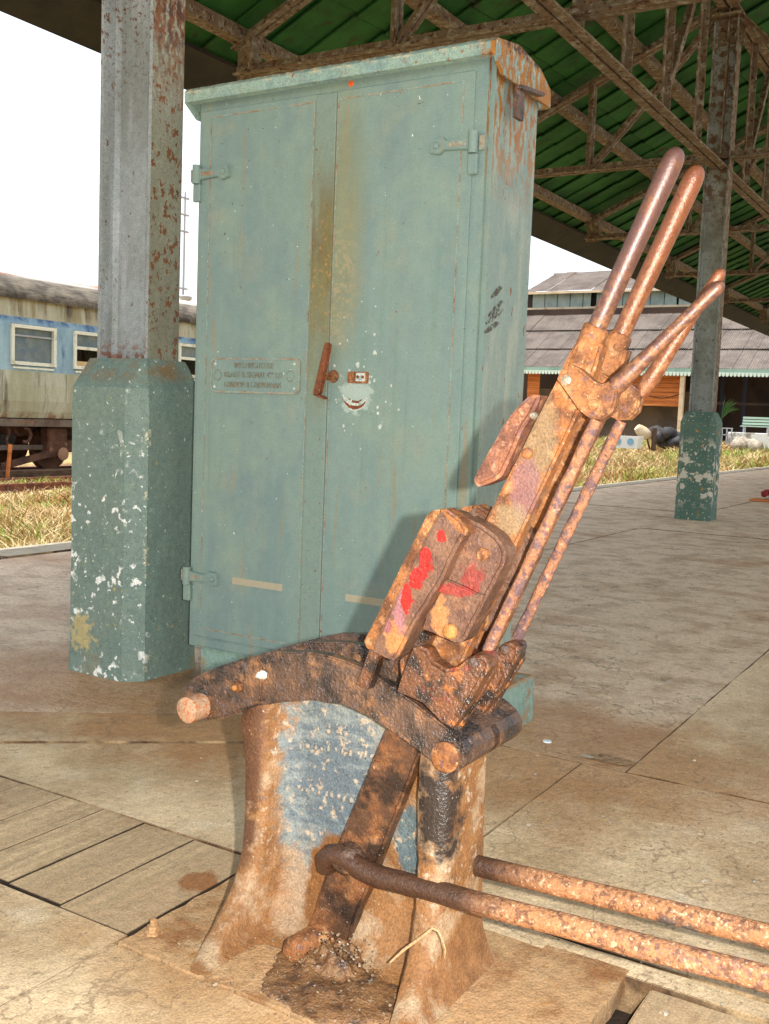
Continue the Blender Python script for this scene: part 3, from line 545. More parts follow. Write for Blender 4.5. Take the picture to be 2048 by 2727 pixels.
# ------------------------------------------------------------------ grass (nobody could count it)
def grass(name, n, region, hh, label, mats, dens=None):
    mes = []
    for mi, m in enumerate(mats):
        V, Fc = [], []
        for _ in range(int(n*(.60, .22, .18)[mi])):
            for _try in range(6):
                x, y = region()
                d = mnoise.noise(Vector((x*.6, y*.6, 3+mi*5)))
                if random.random() < .55 + d: break
            z = ground_h(x, y)-.02; h = random.uniform(*hh)*(1+.8*d)*(.6 if y > 11.8 and x < 18 else 1); a = random.random()*6.28; lean = random.uniform(.2, 1.2)*h
            w_ = random.uniform(.006, .014)*(1+x/40); ca, sa = math.cos(a), math.sin(a); b = random.random()*6.28
            px, py = -math.sin(b)*w_, math.cos(b)*w_; i0 = len(V)
            V += [(x-px, y-py, z), (x+px, y+py, z), (x+ca*lean*.35-px*.7, y+sa*lean*.35-py*.7, z+h*.6), (x+ca*lean*.35+px*.7, y+sa*lean*.35+py*.7, z+h*.6), (x+ca*lean, y+sa*lean, z+h*random.uniform(.75, 1))]
            Fc += [(i0, i0+1, i0+3, i0+2), (i0+2, i0+3, i0+4)]
        mes.append((V, Fc))
    V, Fc, mi_ = [], [], []
    for k, (v, f) in enumerate(mes):
        o = len(V); V += v; Fc += [tuple(i+o for i in q) for q in f]; mi_ += [k]*len(f)
    me = bpy.data.meshes.new(name); me.from_pydata(V, [], Fc)
    for m in mats: me.materials.append(m)
    me.polygons.foreach_set('material_index', mi_)
    o = link(me, name); tag(o, label, kind='stuff'); return o
def regL():
    while 1:
        y = 5.22 + (random.random()**1.3)*9.6; x = random.uniform(.75*y, 1.15*y)+.4
        if x < y*1.12+.5 and not (13.3 < y < 14.3): return x, y
def regR():
    while 1:
        x = 9 + 36*random.random()**1.2; y = 5.22 + random.random()**1.1*13
        if .2*x-1 < y < x*.42+1.5: return x, y
grass('grass', 42000, regL, (.10, .34), 'dry straw grass between the platform and the railway track', straw_c)
grass('grass', 52000, regR, (.15, .5), 'dry yellow grass with green patches in front of the far shed', straw_c)

# ------------------------------------------------------------------ railway tracks
def track(y0, zt, x0, x1, label, nsl):
    t = thing('railway_track', ((x0+x1)/2, y0, zt-.3), label, 'track')
    prof = [(-.065, -.14), (.065, -.14), (.065, -.125), (.012, -.105), (.012, -.04), (.034, -.032), (.034, 0), (-.034, 0), (-.034, -.032), (-.012, -.04), (-.012, -.105), (-.065, -.125)]
    for yy in (y0-.53, y0+.53):
        bm = bmesh.new()
        for x in (x0, x1): pass
        a = [bm.verts.new((x0, yy+p, zt+q)) for p, q in prof]; b = [bm.verts.new((x1, yy+p, zt+q)) for p, q in prof]
        for i in range(len(prof)): bm.faces.new((a[i], b[i], b[(i+1)%len(prof)], a[(i+1)%len(prof)]))
        bm.faces.new(a); bm.faces.new(b[::-1]); finish(bm, 'rail', steel_rust, t)
    for i in range(nsl):
        x = x0+.4+(x1-x0-.8)*i/(nsl-1); box('sleeper', (x-.12, y0-1, zt-.27), (x+.12, y0+1, zt-.142), sleeper_m, t, .01)
    return t
track(14.6, -.47, 3, 30, 'rusty railway track half buried in dry grass, nearest the platform', 34)
track(17.4, -.5, 2, 30, 'rusty railway track under the old blue and cream coach', 36)

# ------------------------------------------------------------------ old coach
t = thing('railway_coach', (13.5, 17.4, -.5), 'derelict blue and cream railway coach with white framed windows and grimy roof', 'railway coach')
CX0, CX1, YS, YF = 3.0, 24.0, 16.0, 18.8
def strip_x(name, prof, m, closed=False, x0=CX0, x1=CX1, n=1, smooth=False):
    bm = bmesh.new(); xs_ = steps(x0, x1, n)
    rows = [[bm.verts.new((x, y, z)) for y, z in prof] for x in xs_]
    for r0, r1 in zip(rows, rows[1:]):
        k = len(prof)
        for i in range(k if closed else k-1): bm.faces.new((r0[i], r1[i], r1[(i+1)%k], r0[(i+1)%k]))
    if closed: bm.faces.new(rows[0]); bm.faces.new(rows[-1][::-1])
    return finish(bm, name, m, t, smooth=smooth, sharp=40)
strip_x('lower_panel', [(16.0, 1.46), (15.985, 1.2), (16.0, .9), (16.05, .7), (16.10, .58), (16.3, .58), (16.3, 1.46)], cream, True)
strip_x('upper_panel', [(16.03, 2.46), (16.05, 2.80), (16.3, 2.80), (16.3, 2.46)], cream, True)
strip_x('far_wall', [(18.7, .58), (18.7, 2.85), (18.8, 2.85), (18.8, .58)], cream, True)
strip_x('floor', [(16.3, .6), (16.3, .75), (18.7, .75), (18.7, .6)], darkin, True)
strip_x('roof', [(15.98, 2.78), (15.97, 2.83), (16.04, 2.96), (16.18, 3.12), (16.45, 3.28), (16.8, 3.38), (17.4, 3.43), (18.0, 3.38), (18.4, 3.26), (18.83, 2.8), (18.6, 2.8), (17.4, 3.3), (16.3, 2.84)], roofm, True, n=24, smooth=True)
for k in range(14): box('panel_seam', (CX0+.7+1.5*k, 15.972, .9), (CX0+.725+1.5*k, 15.99, 1.44), cream, t)
for x in (CX0, CX1-.1): box('end_wall', (x, 16.3, .6), (x+.1, 18.7, 2.85), cream, t)
WX = [4.0+0, 5.4, 6.9, 8.4, 9.9, 11.39, 12.88, 14.37, 15.87, 17.37, 18.87, 20.3, 21.8]
strip_x('waist_rail', [(16.0, 1.46), (16.0, 1.56), (16.08, 1.56), (16.08, 1.46)], blue, True)
strip_x('cant_rail', [(16.0, 2.33), (16.03, 2.46), (16.12, 2.46), (16.08, 2.33)], blue, True)
edges = [CX0] + sum([[x, x+1.05] for x in WX], []) + [CX1]
for i in range(0, len(edges), 2): box('window_pier', (edges[i], 16.0, 1.56), (edges[i+1], 16.09, 2.33), blue, t)
for k, x in enumerate(WX):
    bm = bmesh.new(); a, b, z0, z1, f = x, x+1.05, 1.57, 2.32, .065
    bx(bm, (a, 15.955, z0), (b, 16.06, z0+f)); bx(bm, (a, 15.955, z1-f), (b, 16.06, z1)); bx(bm, (a, 15.957, z0+f), (a+f, 16.058, z1-f)); bx(bm, (b-f, 15.957, z0+f), (b, 16.058, z1-f))
    if k != 6: bx(bm, (a+f, 15.965, z1-.36), (b-f, 16.04, z1-.30))
    wf = finish(bm, 'window', winframe, t)
    if k == 6:
        box('pane', (a+f, 16.03, z0+f), (b-f, 16.036, z1-f), glass, wf); box('glazing_bar', (a+f, 15.99, z1-.22), (b-f, 16.028, z1-.19), grey_m, wf)
    else:
        box('pane', (a+f, 16.02, z1-.30), (b-f, 16.026, z1-f), glass, wf)
        if k == 7: box('blind', (a+f, 16.03, z0+f), (b-f, 16.05, z0+.16), blind, wf)
    box('drip_strip', (a+.05, 15.97, 1.50), (b-.05, 15.998, 1.535), winframe, wf)
strip_x('solebar', [(16.06, .42), (16.06, .56), (16.10, .56), (16.10, .54), (16.075, .53), (16.075, .45), (16.10, .44), (16.10, .42)], solebar, True)
for y in (16.9, 17.9): strip_x('underframe_beam', [(y, .2), (y, .56), (y+.08, .56), (y+.08, .2)], under, True)
# brake gear and boxes under the floor
for (x0, x1, zb, zt_) in ((12.2, 12.75, -.12, .42), (13.0, 13.45, -.02, .25), (10.2, 11.6, -.05, .42), (8.6, 9.4, -.1, .4)):
    bm = bmesh.new(); q = bx(bm, (x0, 16.5, zb), (x1, 17.1, zt_))
    for v in q[:4]: v.co.x += (.1 if v.co.x < (x0+x1)/2 else -.1)
    finish(bm, 'equipment_box', black_m, t)
box('bogie_frame', (14.0, 16.25, -.22), (14.5, 16.5, .4), under, t, .03); box('bogie_beam', (14.2, 16.3, -.1), (17.2, 16.45, .14), under, t, .03)
box('bolster', (12.55, 16.4, -.05), (14.1, 16.55, .05), solebar, t, .01); box('cross_beam', (12.7, 17.3, .05), (16, 17.5, .3), under, t)
beam('brake_lever', (12.95, 16.35, -.36), (14.05, 16.3, -.12), .06, .13, under, t)
for (x, y, z) in ((14.28, 16.22, -.12), (16.6, 16.22, -.12)):
    lathe('axle_box', [(.06, -.05), (.13, -.03), (.13, .0), (.07, .01), (.07, .06)], (x, y-.06, z), pale_rust, t, 16, axis='y')
for x in (11.0, 14.5, 16.8): 
    for y in (16.8, 18.0): lathe('wheel', [(.2, -.05), (.44, -.04), (.44, .04), (.47, .045), (.47, .07), (.2, .07)], (x, y, -.03), under, t, 28, axis='y')
bm = bmesh.new(); zc = .42
for k in range(8):
    c = Vector((12.92+.03*math.sin(k), 16.1, zc-.03-k*.05)); tube_bm(bm, [c+Vector((.018*math.cos(a), .012*(k%2)*math.sin(a), .032*math.sin(a))) for a in [2*math.pi*i/8 for i in range(9)]], .007, 5, cap=False)
finish(bm, 'safety_chain', under, t)
bm = bmesh.new(); tube_bm(bm, [(13.36+.12*math.sin(a), 16.15, .25+.13*math.cos(a)) for a in steps(-.3, 3.6, 12)], .035, 8); finish(bm, 'coupling_hook', under, t, smooth=True)
# stencilled running marks, too worn to read
text_mesh('stencilled_number', 'VB 1200058', .10, .001, pale_rust, t, (12.98, 16.055, .49), (RAD(90), 0, 0), align='LEFT')
# scrap sheet and timber on the track bed
bm = bmesh.new(); q = [bm.verts.new((12.9+i*.05, 15.75+.35*j, ground_h(12.9, 15.9)+.12+.012*math.cos(i*3.14)+.02*j)) for j in range(2) for i in range(15)]
for i in range(14): bm.faces.new((q[i], q[i+1], q[16+i], q[15+i]))
r_ = bmesh.ops.extrude_face_region(bm, geom=bm.faces[:]); bmesh.ops.translate(bm, verts=[v for v in r_['geom'] if isinstance(v, bmesh.types.BMVert)], vec=(0, 0, -.006))
tag(finish(bm, 'scrap_sheet', tin_m, org=(13.2, 15.9, -.5)), 'pale corrugated scrap sheet lying on bare earth under the coach', 'sheet metal')
tag(box('timber_baulk', (12.1, 15.36, -.62), (17, 15.6, -.36), sleeper_m, None, .02, org=(14.5, 15.5, -.6)), 'long dark timber baulk lying beside the track below the coach', 'timber')
bm = bmesh.new(); beam_bm(bm, (12.25, 15.3, -.62), (12.33, 15.3, .12), .05, .05, (1, 0, 0)); tag(finish(bm, 'marker_stake', shedwood, org=(12.25, 15.3, -.62)), 'thin orange stake standing beside the track in front of the coach', 'stake')

# ------------------------------------------------------------------ far goods shed
BX = 48.0
t = thing('goods_shed', (BX+6, 16, -.3), 'long grey sheet roofed goods shed with clerestory and scalloped valance', 'shed')
def zat(x, u, v): return aX(x, u, v).z
Y0, Y1 = 6.5, 24.0
RUN = 6.0; ZE = 3.55; Z1 = zat(BX+RUN, 1700, 822); ZC = zat(BX+RUN, 1450, 780); ZR = zat(BX+RUN+4, 1450, 728)
rows = [(BX, ZE)]
for v in (913, 855): rows.append(None)
rows = [0, .30, .62, 1.0]
PITCHW = .64
def sheet(wid, p, q, name):
    """corrugated sheet, local y across, running p->q in (x,z)"""
    bm = bmesh.new(); n = 12; d = Vector((q[0]-p[0], 0, q[1]-p[1])).normalized(); nz = Vector((-d.z, 0, d.x)); rowsv = []
    for pt in (p, q):
        rowsv.append([bm.verts.new(Vector((pt[0], -wid/2+wid*i/n, pt[1])) + nz*(.022*math.cos(math.pi*i))) for i in range(n+1)])
    for i in range(n): bm.faces.new((rowsv[0][i], rowsv[1][i], rowsv[1][i+1], rowsv[0][i+1]))
    me = bpy.data.meshes.new(name); bm.to_mesh(me); bm.free(); me.materials.append(shedroof); return me
def put(me, name, parent, loc):
    o = bpy.data.objects.new(name, me); COL.objects.link(o); o.parent = parent; o.location = Vector(loc)-ORG[parent.name]; ORG[o.name] = ORG[parent.name]; return o
for a, b in zip(rows, rows[1:]):
    pa = (BX-.3+(RUN+.3)*a, ZE+(Z1-ZE)*a+.02*(1-a)); pb = (BX-.3+(RUN+.3)*b+.1, ZE+(Z1-ZE)*b-.02)
    me = sheet(PITCHW-.012, pa, pb, 'roof_sheet')
    for k in range(int((Y1-Y0)/PITCHW)): put(me, 'roof_sheet', t, (random.uniform(-.02, .02), Y0+PITCHW*(k+.5), random.uniform(-.012, .012)))
me = sheet(PITCHW-.012, (BX+RUN-.5, ZC+.02), (BX+RUN+4, ZR), 'upper_roof_sheet')
for k in range(int((Y1-Y0)/PITCHW)): put(me, 'upper_roof_sheet', t, (0, Y0+PITCHW*(k+.5), random.uniform(-.02, .02)))
box('upper_eaves_board', (BX+RUN-.5, Y0, ZC-.12), (BX+RUN-.42, Y1, ZC+.0), shedtrim, t)
box('clerestory_sill', (BX+RUN-.05, Y0, Z1-.03), (BX+RUN+.1, Y1, Z1+.16), shedtrim, t); box('clerestory_back', (BX+RUN+.2, Y0, Z1), (BX+RUN+.3, Y1, ZC), darkin, t)
pw = .74
for k in range(int((Y1-Y0)/pw)):
    if k in (12, 18): continue
    box('clerestory_pane', (BX+RUN, Y0+k*pw+.02, Z1+.16), (BX+RUN+.03, Y0+(k+1)*pw-.02, ZC-.06), shedpane, t)
box('clerestory_pane', (BX+RUN, Y0+18*pw+.3, Z1+.16), (BX+RUN+.03, Y0+19*pw-.02, ZC-.06), shedpane, t); box('clerestory_pane', (BX+RUN, Y0+12*pw+.1, Z1+.16), (BX+RUN+.03, Y0+13*pw-.02, ZC-.06), shedpane, t)
box('rear_roof', (BX+RUN+4, Y0, ZR-.1), (BX+RUN+10, Y1, ZR-.02), shedroof, t)
box('fascia_board', (BX-.32, Y0, 3.36), (BX-.27, Y1, 3.56), shedteal, t)
bm = bmesh.new(); sw = .17; n = int((Y1-Y0)/sw)
for k in range(n):
    y = Y0+sw*(k+.5); ptsv = [(y-sw*.44, 3.40)] + [(y-sw*.44*math.cos(a), 3.30-.09*math.sin(a)) for a in steps(0, math.pi, 5)] + [(y+sw*.44, 3.40)]
    fv = [bm.verts.new((BX-.335, p, q)) for p, q in ptsv]; bv = [bm.verts.new((BX-.322, p, q)) for p, q in ptsv]
    bm.faces.new(fv); bm.faces.new(bv[::-1])
    for i in range(len(ptsv)): bm.faces.new((fv[i], bv[i], bv[(i+1)%len(ptsv)], fv[(i+1)%len(ptsv)]))
finish(bm, 'scalloped_valance', mat('pale_valance_paint', S(206, 222, 208), rough=.6), t)
box('back_wall', (BX+5.5, Y0, -.4), (BX+5.7, Y1, Z1), shedback, t); box('floor_slab', (BX-.5, Y0, -.6), (BX+5.5, Y1, -.12), shedback2, t)
def wy(x, u): return aX(x, u, 1020).y
wa, wb = wy(BX+.6, 1815), wy(BX+.6, 1560)
zt_ = 3.35; nb = 7; zb_ = zat(BX+.6, 1770, 1082)
for k in range(nb): box('wall_board', (BX+.6+.012*(k%2), wa, zb_+(zt_-zb_)*k/nb+.008), (BX+.66+.012*(k%2), wb, zb_+(zt_-zb_)*(k+1)/nb-.008), shedwood, t)
wc, wd = wy(BX+.6, 1437), wy(BX+.6, 1405)
for k in range(nb): box('wall_board', (BX+.6+.012*(k%2), wc, zb_+(zt_-zb_)*k/nb+.008), (BX+.66+.012*(k%2), wd, zb_+(zt_-zb_)*(k+1)/nb-.008), shedwood, t)
box('rear_partition', (BX+2.5, wa-.2, -.2), (BX+2.6, wb+3.5, 2.6), shedback2, t)
box('cross_beam', (BX+1.2, Y0, 2.0), (BX+1.3, wa-.3, 2.12), shedback, t)
for u in (1818, 2080): 
    yy = wy(BX-.1, u); box('post', (BX-.2, yy-.1, -.3), (BX, yy+.1, 3.4), shedtrim, t)
for u in (1870, 1925, 1985): 
    yy = wy(BX+3, u); box('inner_post', (BX+2.9, yy-.07, -.3), (BX+3.05, yy+.07, 3.4), mat('dull_blue_post', S(48, 54, 74), rough=.8), t)
tube('hanging_cable', [aX(BX+.5, 1730+i*8, 1055+8*math.sin(i*.32)-i*.6) for i in range(11)], .02, black_m, t, 6)

# bits in front of the shed
def wall_run(name, x0, x1, y0, y1, z0, z1, m, label, cat): return tag(box(name, (x0, y0, z0), (x1, y1, z1), m, None, .02, org=(x0, (y0+y1)/2, z0)), label, cat)
wall_run('low_wall', 40.2, 40.6, 5.6, 9.25, -.3, .78, whitewall, 'low flaking whitewashed wall below the slatted bench by the shed', 'wall')
t = thing('slatted_bench', (40.6, 8.3, .78), 'pale green slatted bench standing above the white wall', 'bench')
bA, bB = 7.75, 8.86
for k, (x, z) in enumerate(((40.35, 1.0), (40.47, 1.01), (40.59, 1.02))): box('seat_slat', (x, bA, z), (x+.09, bB, z+.03), bench_m, t)
for k, (x, z) in enumerate(((40.72, 1.08), (40.75, 1.19), (40.78, 1.30))): box('back_slat', (x, bA, z), (x+.03, bB, z+.08), bench_m, t)
for y in (bA+.1, bB-.15): box('leg', (40.4, y, .78), (40.7, y+.05, 1.0), grey_m, t)
t = thing('metal_crate', aX(39.0, 1935, 1155), 'small pale metal frame crate left of the bench', 'crate'); c0 = ORG[t.name]
for y in (-.17, 0, .17): box('upright', (c0.x, c0.y+y-.02, c0.z-.4), (c0.x+.05, c0.y+y+.02, c0.z+.18), grey_m, t)
for z in (.18, -.06): box('rail', (c0.x, c0.y-.21, c0.z+z), (c0.x+.05, c0.y+.21, c0.z+z+.04), grey_m, t)
def blob(bm, c, r, seed, sc=1.6, amp=.35, sub=2):
    q = bmesh.ops.create_icosphere(bm, subdivisions=sub, radius=1)
    for v in q['verts']:
        k = 1+amp*mnoise.noise(v.co*sc+Vector((seed, seed*.7, 0))); v.co = Vector((c[0]+v.co.x*r[0]*k, c[1]+v.co.y*r[1]*k, c[2]+v.co.z*r[2]*k))
for i, (u, v, r, lb) in enumerate(((1975, 1185, .42, 'large pale rock in the grass below the bench'), (2006, 1190, .34, 'smaller pale rock right of the large one below the bench'))):
    p = aX(39.0, u, v); bm = bmesh.new(); blob(bm, p, (r, r, r*.8), i*5+2); tag(finish(bm, 'rock', rockm, smooth=True, org=p), lb, 'rock', 'rocks below the bench')
p = aX(30, 1671, 1172); t = thing('water_tub', p, 'white enamel tub with two faded blue round marks standing in the grass', 'tub')
bm = bmesh.new(); hw = .42
for (za, wa_, ) in ((0, 0),): pass
zb, ztp = p.z-.24, p.z+.12
lo = [(-.22, -hw*.86), (.22, -hw*.86), (.22, hw*.86), (-.22, hw*.86)]; hi = [(-.27, -hw), (.27, -hw), (.27, hw), (-.27, hw)]
hin = [(-.24, -hw+.03), (.24, -hw+.03), (.24, hw-.03), (-.24, hw-.03)]
R1 = [bm.verts.new((p.x+x, p.y+y, zb)) for x, y in lo]; R2 = [bm.verts.new((p.x+x, p.y+y, ztp)) for x, y in hi]; R3 = [bm.verts.new((p.x+x, p.y+y, ztp)) for x, y in hin]; R4 = [bm.verts.new((p.x+x*.85, p.y+y*.85, zb+.05)) for x, y in lo]
for A, B in ((R1, R2), (R2, R3), (R3, R4)):
    for i in range(4): bm.faces.new((A[i], A[(i+1)%4], B[(i+1)%4], B[i]))
bm.faces.new(R1[::-1]); bm.faces.new(R4); finish(bm, 'tub_body', white_m, t)
for dy in (-.18, .2): lathe('round_mark', [(.10, 0), (.10, .006)], (p.x-.262, p.y+dy, p.z-.04), bluemark, t, 14, axis='x')
p = aX(31, 1715, 1160); t = thing('mixer_drum', p, 'old cream metal drum tilted on a stand beside the white tub', 'drum')
bm = bmesh.new(); tube_bm(bm, [p+Vector((0, -.12, -.05)), p+Vector((-.03, -.1, 0)), p+Vector((-.1, .02, .1)), p+Vector((-.16, .12, .2)), p+Vector((-.2, .17, .25))], [.12, .17, .19, .15, .11], 14); finish(bm, 'drum', shedtrim, t, smooth=True, sharp=60)
for dy in (-.14, .12): beam('stand_leg', p+Vector((0, dy*.6, -.05)), p+Vector((.05, dy*1.4, -.42)), .05, .05, under, t)
p = aX(31, 1742, 1165); tag(box('wooden_post', (p.x-.06, p.y-.06, p.z-.4), (p.x+.06, p.y+.06, p.z+.3), sleeper_m, None, .01, org=(p.x, p.y, p.z-.4)), 'short weathered post standing right of the cream drum', 'post')
p = aX(36, 1775, 1170); bm = bmesh.new()
for i in range(6): blob(bm, (p.x+.2*(i%2), p.y-.35+.15*i, p.z-.1+.16*(i%3)), (.3, .32, .24), i, amp=.3)
tag(finish(bm, 'tarpaulin_heap', sack_m, smooth=True, org=p), 'dark slate heap of covered sacks in front of the shed', 'heap')
# mast far away and red bundle, pebble
tb = Vector((43.75, 40, -.3)); t = thing('lamp_mast', tb, 'thin pale lattice mast far off behind the coach', 'mast')
tube('pole', [tb, tb+Vector((0, 0, 13))], [.10, .05], grey_m, t, 6)
for z in (7.4, 10.5, 11.4, 12.3): box('crossarm', (tb.x-.3, tb.y-.06, z), (tb.x+.3, tb.y+.06, z+.09), grey_m, t)
lathe('lamp', [(.02, 0), (.32, .12), (.36, .3), (.1, .42)], (tb.x, tb.y-.2, 6.7), grey_m, t, 10)
p = aZ(0, 2040, 1335); t = thing('red_bundle', p, 'red rolled cloth bundle lying on a thin board on the platform', 'bundle')
box('board', (p.x-.2, p.y-.55, .006), (p.x+.15, p.y+.17, .025), shedwood, t)
bm = bmesh.new(); tube_bm(bm, [(p.x, p.y+.06-.06*i, .085+.015*math.sin(i*1.3)) for i in range(9)], [.035, .055, .06, .05, .06, .055, .06, .05, .04], 10, wob=.3); finish(bm, 'cloth_roll', redm, t, smooth=True)
bm = bmesh.new(); blob(bm, (p.x-.08, p.y-.1, .055), (.05, .09, .035), 3); finish(bm, 'pale_rag', rockm, t, smooth=True)
p = aZ(0, 1457, 1979); tag(lathe('bottle_cap', [(.012, 0), (.0125, .002), (.0118, .004)], (p.x, p.y, .003), white_m, None, 16, org=p), 'small flat white disc lying on the platform right of the lever frame', 'disc')

random.seed(31); bm = bmesh.new()
for i in range(420):
    x = random.uniform(1.0, 6.5); y = random.uniform(-.2, 1)*.9*x
    if 1.2 < x < 1.62 and y > .4: continue
    s_ = random.uniform(.0012, .0045)*(1 if random.random() < .92 else 2); blob(bm, (x, y, .004+s_*.3), (s_*1.3, s_, s_*.5), i, 1, .5, 1)
tag(finish(bm, 'gravel', rockm), 'scattered grit and crumbs on the platform', kind='stuff')
def scar(x, y, rx, ry, seed, m, dz):
    bm = bmesh.new(); n = 22
    bm.faces.new([bm.verts.new((x+rx*math.cos(6.283*k/n)*(1+.5*mnoise.noise(Vector((math.cos(6.283*k/n)*1.7, math.sin(6.283*k/n)*1.7, seed)))), y+ry*math.sin(6.283*k/n)*(1+.5*mnoise.noise(Vector((math.cos(6.283*k/n)*1.7, math.sin(6.283*k/n)*1.7, seed+4)))), dz)) for k in range(n)])
    finish(bm, 'spalled_patch', m, platform)
spall = mat('exposed_gritty_concrete', S(168, 134, 96), [{'c': S(128, 98, 68), 's': 50, 'd': 6, 'lo': .45, 'hi': .6}, {'c': S(206, 190, 164), 's': 90, 'lo': .6, 'hi': .68, 'o': 3}], rough=.95, bump=({'s': 60, 'h': .01, 'd': 5},))
scar(2.64, .85, .035, .06, 1, spall, .0055); scar(2.62, .915, .012, .02, 3, coping_m, .0058)
# ------------------------------------------------------------------ canopy
SLP = .45; YE, ZEV, YRDG = 5.91, 3.55, -1.2
def zroof(y): return ZEV + SLP*(YE-y) if y > YRDG else ZEV + SLP*(YE-YRDG) - SLP*(YRDG-y)
canopy = thing('platform_canopy', (18, 2.5, 0), 'big dark green boarded platform canopy on rusty lattice trusses', 'canopy')
bm = bmesh.new(); bw = .42; nseg = 13
def boardmesh(ya, yb, nm, m):
    bm = bmesh.new(); n = int(abs(yb-ya)/.55)
    for k in range(n):
        y0, y1 = ya+(yb-ya)*k/n, ya+(yb-ya)*(k+1)/n - .016*(1 if yb > ya else -1)
        lift = .012
        vs = []
        for (y, dz) in ((y0, -lift), (y1, 0)):
            z = zroof(y); vs += [(-bw*.54, y, z-.035+dz), (bw*.54, y, z+.005+dz), (bw*.54, y, z+.022+dz), (-bw*.54, y, z-.018+dz)]
        v = [bm.verts.new(p) for p in vs]
        for f in ((0,1,2,3),(7,6,5,4),(0,4,5,1),(1,5,6,2),(2,6,7,3),(3,7,4,0)): bm.faces.new([v[i] for i in f])
    bmesh.ops.recalc_face_normals(bm, faces=bm.faces)
    me = bpy.data.meshes.new(nm); bm.to_mesh(me); bm.free(); me.materials.append(m); return me
bme = boardmesh(YE, YRDG, 'roof_board', board_m); ORG_C = ORG[canopy.name]
nb_ = int((44.5+4)/bw)
for k in range(nb_): put(bme, 'roof_board', canopy, (-4+bw*k, random.uniform(-.015, .015), random.uniform(-.004, .004)))
def slopebox(name, x0, x1, ya, yb, dz0, dz1, m, par=canopy):
    bm = bmesh.new(); v = [bm.verts.new((x, y, zroof(y)+dz)) for x in (x0, x1) for y in (ya, yb) for dz in (dz0, dz1)]
    for f in ((0,1,3,2),(4,6,7,5),(0,2,6,4),(1,5,7,3),(0,4,5,1),(2,3,7,6)): bm.faces.new([v[i] for i in f])
    return finish(bm, name, m, par)
slopebox('cut_back_rear_slope', -4.1, 44.5, YRDG, -1.9, -.02, .03, board_m); slopebox('roof_covering', -4.1, 44.5, YE+.02, YRDG, .05, .07, board_m)  # unseen rear slope, cut short to let more sky light onto the platform
for x0, x1 in ((-4, 3.2), (3.205, 8.6), (8.605, 13.9), (13.905, 19.3), (19.305, 24.7), (24.705, 30.1), (30.105, 35.5), (35.505, 44.5)): slopebox('eaves_board', x0, x1, YE+.03, YE-.34, -.085, -.055, eave_m)
TZ = 3.45
def dbl(bm, p, q, w_=.075, gap=.03, h_=.075, side=Vector((1, 0, 0))):
    """pair of angles side by side"""
    p, q = Vector(p), Vector(q); upv = (q-p).cross(side)
    for s in (-1, 1):
        o = side*(s*(w_+gap)/2); beam_bm(bm, p+o, q+o, w_, .012, upv); beam_bm(bm, p+o*.35+upv.normalized()*.03, q+o*.35+upv.normalized()*.03, .012, h_, upv)
TX = [2.55, 6.39, 10.25, 14.0, 17.85, 21.7, 25.5, 29.3, 33.2, 37, 41]
def truss_bm():
    parts = []
    yn = 5.25; zr = lambda y: zroof(y)-.16
    b1 = bmesh.new(); dbl(b1, (0, yn+.08, TZ), (0, -1.9, TZ), .055, .025, .07); parts.append(('tie_beam', b1))
    b2 = bmesh.new(); dbl(b2, (0, yn+.1, zr(yn+.1)), (0, YRDG, zr(YRDG)), .055, .025, .07); parts.append(('rafter', b2))
    b2 = bmesh.new(); dbl(b2, (0, YRDG, zr(YRDG)), (0, -1.9, zr(-1.9))); parts.append(('rafter', b2))
    b3 = bmesh.new(); beam_bm(b3, (0, yn, TZ-.03), (0, yn, zr(yn)+.1), .16, .012, (1, 0, 0)); beam_bm(b3, (0, yn-.1, TZ), (0, yn-.05, zr(yn)+.05), .05, .12); parts.append(('gusset_plate', b3))
    for (ya, za, yb, zb_) in ((3.9, TZ, 3.9, zr(3.9)), (3.9, TZ, 2.6, zr(2.6)), (1.2, TZ, 2.6, zr(2.6)), (1.2, TZ, 1.2, zr(1.2)), (1.2, TZ, 0, zr(0)), (-1.2, TZ, 0, zr(0)), (-1.2, TZ, -1.2, zr(-1.2))):
        b = bmesh.new(); dbl(b, (0, ya, za), (0, yb, zb_), .042, .016, .05); parts.append(('strut', b))
    return parts
tmesh = []
for nm, b in truss_bm():
    bmesh.ops.recalc_face_normals(b, faces=b.faces); me = bpy.data.meshes.new(nm); b.to_mesh(me); b.free(); me.materials.append(truss_m); tmesh.append((nm, me))
for x in TX:
    tr = None
    for nm, me in tmesh:
        if nm == 'tie_beam': tr = put(me, 'truss', canopy, (x, 0, 0)); continue
        put(me, nm, tr, (0, 0, 0)).location = (0, 0, 0)
for y, hgt in ((5.28, .10), (4.3, .09), (3.45, .09), (1.75, .09), (.7, .09), (-.3, .09)):
    bm = bmesh.new(); z = zroof(y)-.045-hgt/2; beam_bm(bm, (-4, y, z), (44, y, z), .07, hgt); beam_bm(bm, (-4, y+.06, z-hgt/2+.006), (44, y+.06, z-hgt/2+.006), .05, .012)
    finish(bm, 'purlin', truss_m, canopy)
